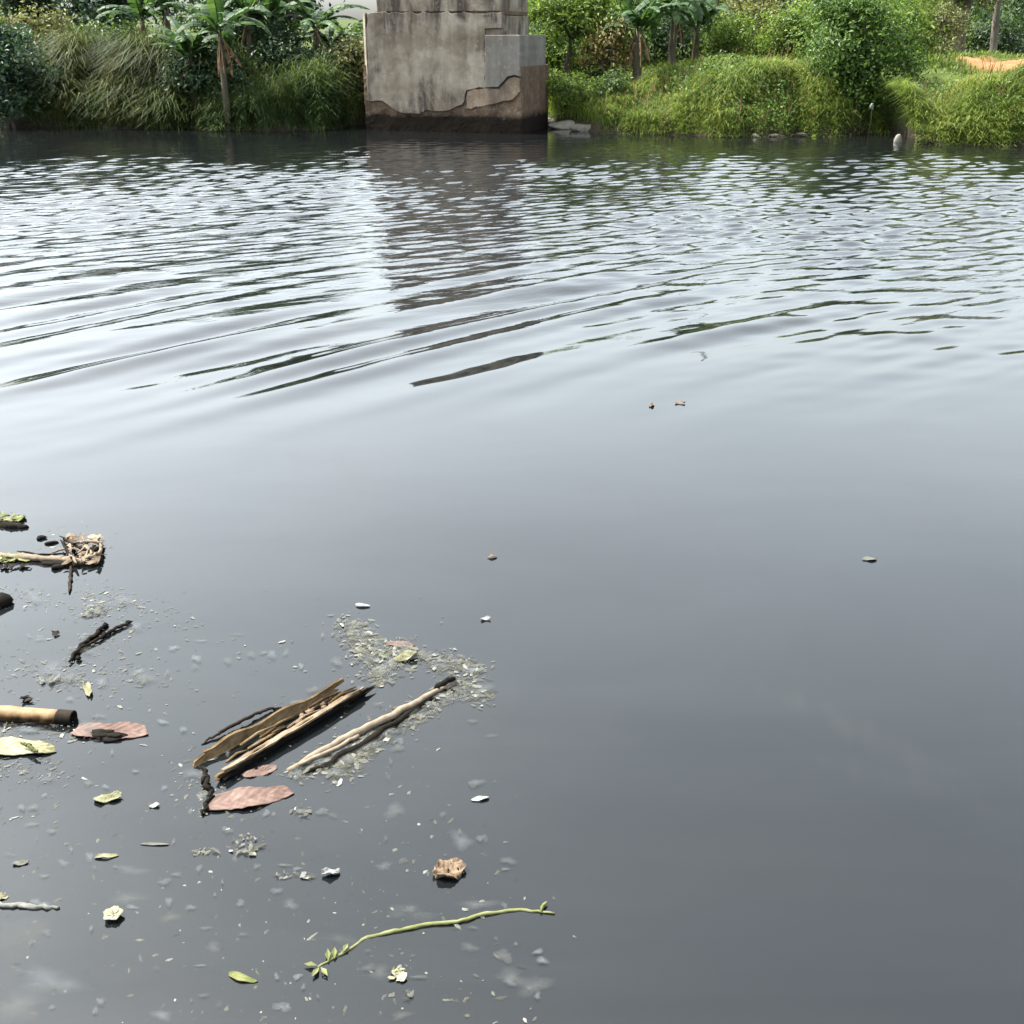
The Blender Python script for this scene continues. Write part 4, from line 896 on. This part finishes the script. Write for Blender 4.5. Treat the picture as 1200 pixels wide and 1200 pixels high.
# green stem with leaflets
gs = empty('green_stem', wp(500, 1083)); tag(gs, 'long yellow green plant stem with small leaflets at one end', 'plant stem')
stickpart('stem', [(372, 1134), (400, 1118), (430, 1099), (462, 1091), (500, 1083), (536, 1080), (570, 1070), (610, 1066), (650, 1070)], [.001, .002, -.001, .003, .004, .005, .003, .001, .003], .0050, 'gleaf', .75, 40, gs, 8, .0012, .22, 6)
stickpart('side_stem', [(634, 1067), (636, 1061), (641, 1057)], .008, .004, 'gleaf', .6, 41, gs, 6, .001)
for i, (a_, b__) in enumerate([((385, 1127), (384, 1112)), ((392, 1124), (392, 1110)), ((372, 1132), (356, 1130)), ((374, 1134), (366, 1145)), ((376, 1134), (384, 1144)), ((402, 1116), (408, 1106))]):
    p0, p1 = wp(*a_, .006), wp(*b__, .008); d_ = p1 - p0; s_ = Vector((-d_.y, d_.x, 0)).normalized() * .007
    mb = MB(); m1 = p0.lerp(p1, .5); mb.add([p0, m1 + s_ + Vector((0, 0, .004)), p1, m1 - s_ + Vector((0, 0, .004))], [(0, 1, 2), (0, 2, 3)], .7)
    o = mb.build('leaflet', M['gleaf'], None, False); place(o, gs); sm = o.modifiers.new('t', 'SOLIDIFY'); sm.thickness = .0015
# white stick
ws = stickpart('white_stick', [(-60, 1058), (0, 1060), (40, 1062), (70, 1063)], .004, .0062, 'foam', .9, 43); tag(ws, 'straight white stick floating near the square white chip', 'stick')
clump('leaf_litter', 'round cream crumb resting on the white stick', 1, 1051, 4, .008, .01, 'yleaf', 18, .013)

# --- froth and specks: uncountable
def specks(name, label, pts, smin, smax, mat, seed):
    v, t, tn = flakes(np.array(pts), smin, smax, seed, .05, 2.8)
    return tag(mesh_obj(name, v, t, M[mat], None, tn, False), label, 'froth', None, 'stuff')
def cluster(pxs, n_, sx, sy, seed):
    g = np.random.default_rng(seed); out = []
    for i in range(n_):
        a, b2 = pxs[g.integers(0, len(pxs))]; q = wp(a + g.normal(0, sx), b2 + g.normal(0, sy), .002); out.append(tuple(q))
    return np.array(out)
line = lambda a, b2, k: [(a[0] + (b2[0] - a[0]) * i / k, a[1] + (b2[1] - a[1]) * i / k) for i in range(k + 1)]
fr = line((408, 730), (420, 745), 4) + line((420, 745), (445, 795), 6) + line((430, 755), (520, 775), 8) + line((520, 775), (555, 785), 4) + line((445, 790), (470, 760), 4) + line((540, 800), (565, 818), 4)
specks('froth', 'loose pale froth spreading above the long stick', cluster(fr, 1300, 11, 7, 1), .0015, .013, 'froth', 51)
fr2 = line((345, 905), (420, 875), 8) + line((400, 905), (430, 870), 6) + line((430, 870), (540, 805), 10) + line((380, 895), (470, 840), 8)
specks('stick_froth', 'froth and crumbs strung along the long stick', cluster(fr2, 1300, 9, 7, 2), .0015, .012, 'froth', 52)
fr3 = line((232, 905), (250, 945), 5) + line((60, 640), (120, 625), 4) + line((85, 770), (150, 735), 5) + line((90, 715), (130, 705), 4) + line((0, 850), (100, 858), 6) + line((0, 690), (60, 705), 4) + line((20, 780), (120, 800), 6) + line((100, 690), (200, 725), 6) + line((90, 790), (170, 790), 4) + line((0, 900), (60, 910), 3)
specks('edge_froth', 'fine froth around the driftwood and twig bits', cluster(fr3, 1300, 17, 9, 3), .0015, .009, 'froth', 53)
g = np.random.default_rng(6); pts = []
while len(pts) < 1300:
    px, py = g.uniform(-20, 700) if g.random() < .8 else g.uniform(600, 1200), g.uniform(690, 1210)
    lim = 560 + (py - 780) * .22
    d = 1.0 if px < lim - 60 else (.35 if px < lim else .05)
    if py < 800: d *= .25 + .75 * (py - 690) / 110 * (px < 560)
    if px > lim + 50 and g.random() > .12: continue
    if g.random() < d: pts.append(tuple(wp(px, py, .0015)))
specks('floating_specks', 'tiny white specks scattered over the debris water', np.array(pts), .0010, .0072, 'froth', 54)

# --- thin scum film plates on the water
m, n, b = new_mat('scum_film'); M['film'] = m
n.links.new(ramp(n, N(n, 'ShaderNodeAttribute', attribute_name='tint').outputs['Fac'], [(0., (.07, .07, .058)), (.45, (.085, .09, .088)), (1., (.11, .122, .135))]), b.inputs['Base Color']); b.inputs['Specular IOR Level'].default_value = .2; b.inputs['Roughness'].default_value = 0.6
n.links.new(math_n(n, 'MULTIPLY', ramp(n, noise(n, 7, 4, .6), [(.32, 0.06), (.68, .5)]), N(n, 'ShaderNodeAttribute', attribute_name='edge').outputs['Fac']), b.inputs['Alpha'])
mb = MB(); g = random.Random(9); EDGE = []
spots = [(155, 1020, 18, 6), (150, 1052, 22, 9), (200, 1075, 13, 7), (462, 950, 11, 10), (450, 1015, 10, 5), (480, 1070, 30, 10), (560, 1060, 24, 7), (445, 1140, 14, 9), (600, 1145, 18, 12), (625, 1155, 20, 14), (470, 1190, 13, 6), (400, 1100, 22, 8), (190, 1190, 12, 8), (20, 1100, 40, 25), (60, 1150, 36, 20), (20, 1180, 36, 22), (540, 985, 14, 12), (250, 1110, 10, 6), (340, 1060, 12, 6), (550, 1110, 12, 6), (590, 1120, 10, 8), (330, 1180, 10, 6)]
for i in range(150):
    py = g.uniform(740, 1195); spots.append((g.uniform(0, 560 + (py - 780) * .22), py, g.uniform(2, 9), g.uniform(1.5, 5)))
for q in fr[::2] + fr2[::3] + fr3[::4]: spots.append((q[0] + g.uniform(-8, 8), q[1] + g.uniform(-5, 5), g.uniform(8, 20), g.uniform(4, 9)))
for i, (px, py, rx, ry) in enumerate(spots):
    k = 18; ph = [g.uniform(0, 6.28) for _ in range(4)]; z_ = .0025 + .00003 * i
    cpt = wp(px, py, z_); vs = [cpt]
    for j in range(k):
        a = 2 * math.pi * j / k; r_ = 1 + .22 * math.sin(2 * a + ph[0]) + .16 * math.sin(3 * a + ph[1]) + .12 * math.sin(5 * a + ph[2]) + .08 * math.sin(8 * a + ph[3])
        vs.append(wp(px + rx * r_ * math.cos(a), py + ry * r_ * math.sin(a), z_))
    mb.add(vs, [(0, 1 + (j + 1) % k, 1 + j) for j in range(k)], g.random()); e_ = g.uniform(0, .5) if rx < 12 else .04; EDGE += [1.0] + [e_] * k
for q, (pl, wd, st_) in enumerate([([(760, 740), (860, 790), (960, 835), (1080, 890), (1210, 950)], 9, .5), ([(880, 860), (1000, 900), (1120, 930), (1210, 975)], 6, .35), 
        ([(150, 640), (260, 690), (360, 745)], 10, .4), ([(900, 560), (1040, 600), (1200, 620)], 8, .3), ([(620, 560), (760, 590), (900, 640)], 9, .3), ([(300, 520), (420, 560), (560, 600)], 10, .3)]):
    pts = []
    for i in range(len(pl) - 1):
        for k in range(10): pts.append((pl[i][0] + (pl[i + 1][0] - pl[i][0]) * k / 10 + g.uniform(-2, 2), pl[i][1] + (pl[i + 1][1] - pl[i][1]) * k / 10 + g.uniform(-3, 3)))
    n_ = len(pts); vs = []; z_ = .0022 + .00004 * q
    for i, (px, py) in enumerate(pts):
        w_ = 2.6 * wd * math.sin(math.pi * (i + .5) / n_) ** .6 * g.uniform(.6, 1.4)
        vs += [wp(px, py - w_, z_), wp(px, py, z_), wp(px, py + w_, z_)]; EDGE += [0, .42 * st_ * g.uniform(.1, 1.3) * math.sin(math.pi * (i + .5) / n_), 0]
    mb.add(vs, [(i * 3 + j, i * 3 + j + 1, i * 3 + j + 4, i * 3 + j + 3) for i in range(n_ - 1) for j in range(2)], g.random())
fo = tag(mb.build('scum_film', M['film'], None, False), 'thin bluish scum film patches floating on the near water', 'scum', None, 'stuff')
ea = fo.data.attributes.new('edge', 'FLOAT', 'POINT'); ea.data.foreach_set('value', np.asarray(EDGE, np.float32))
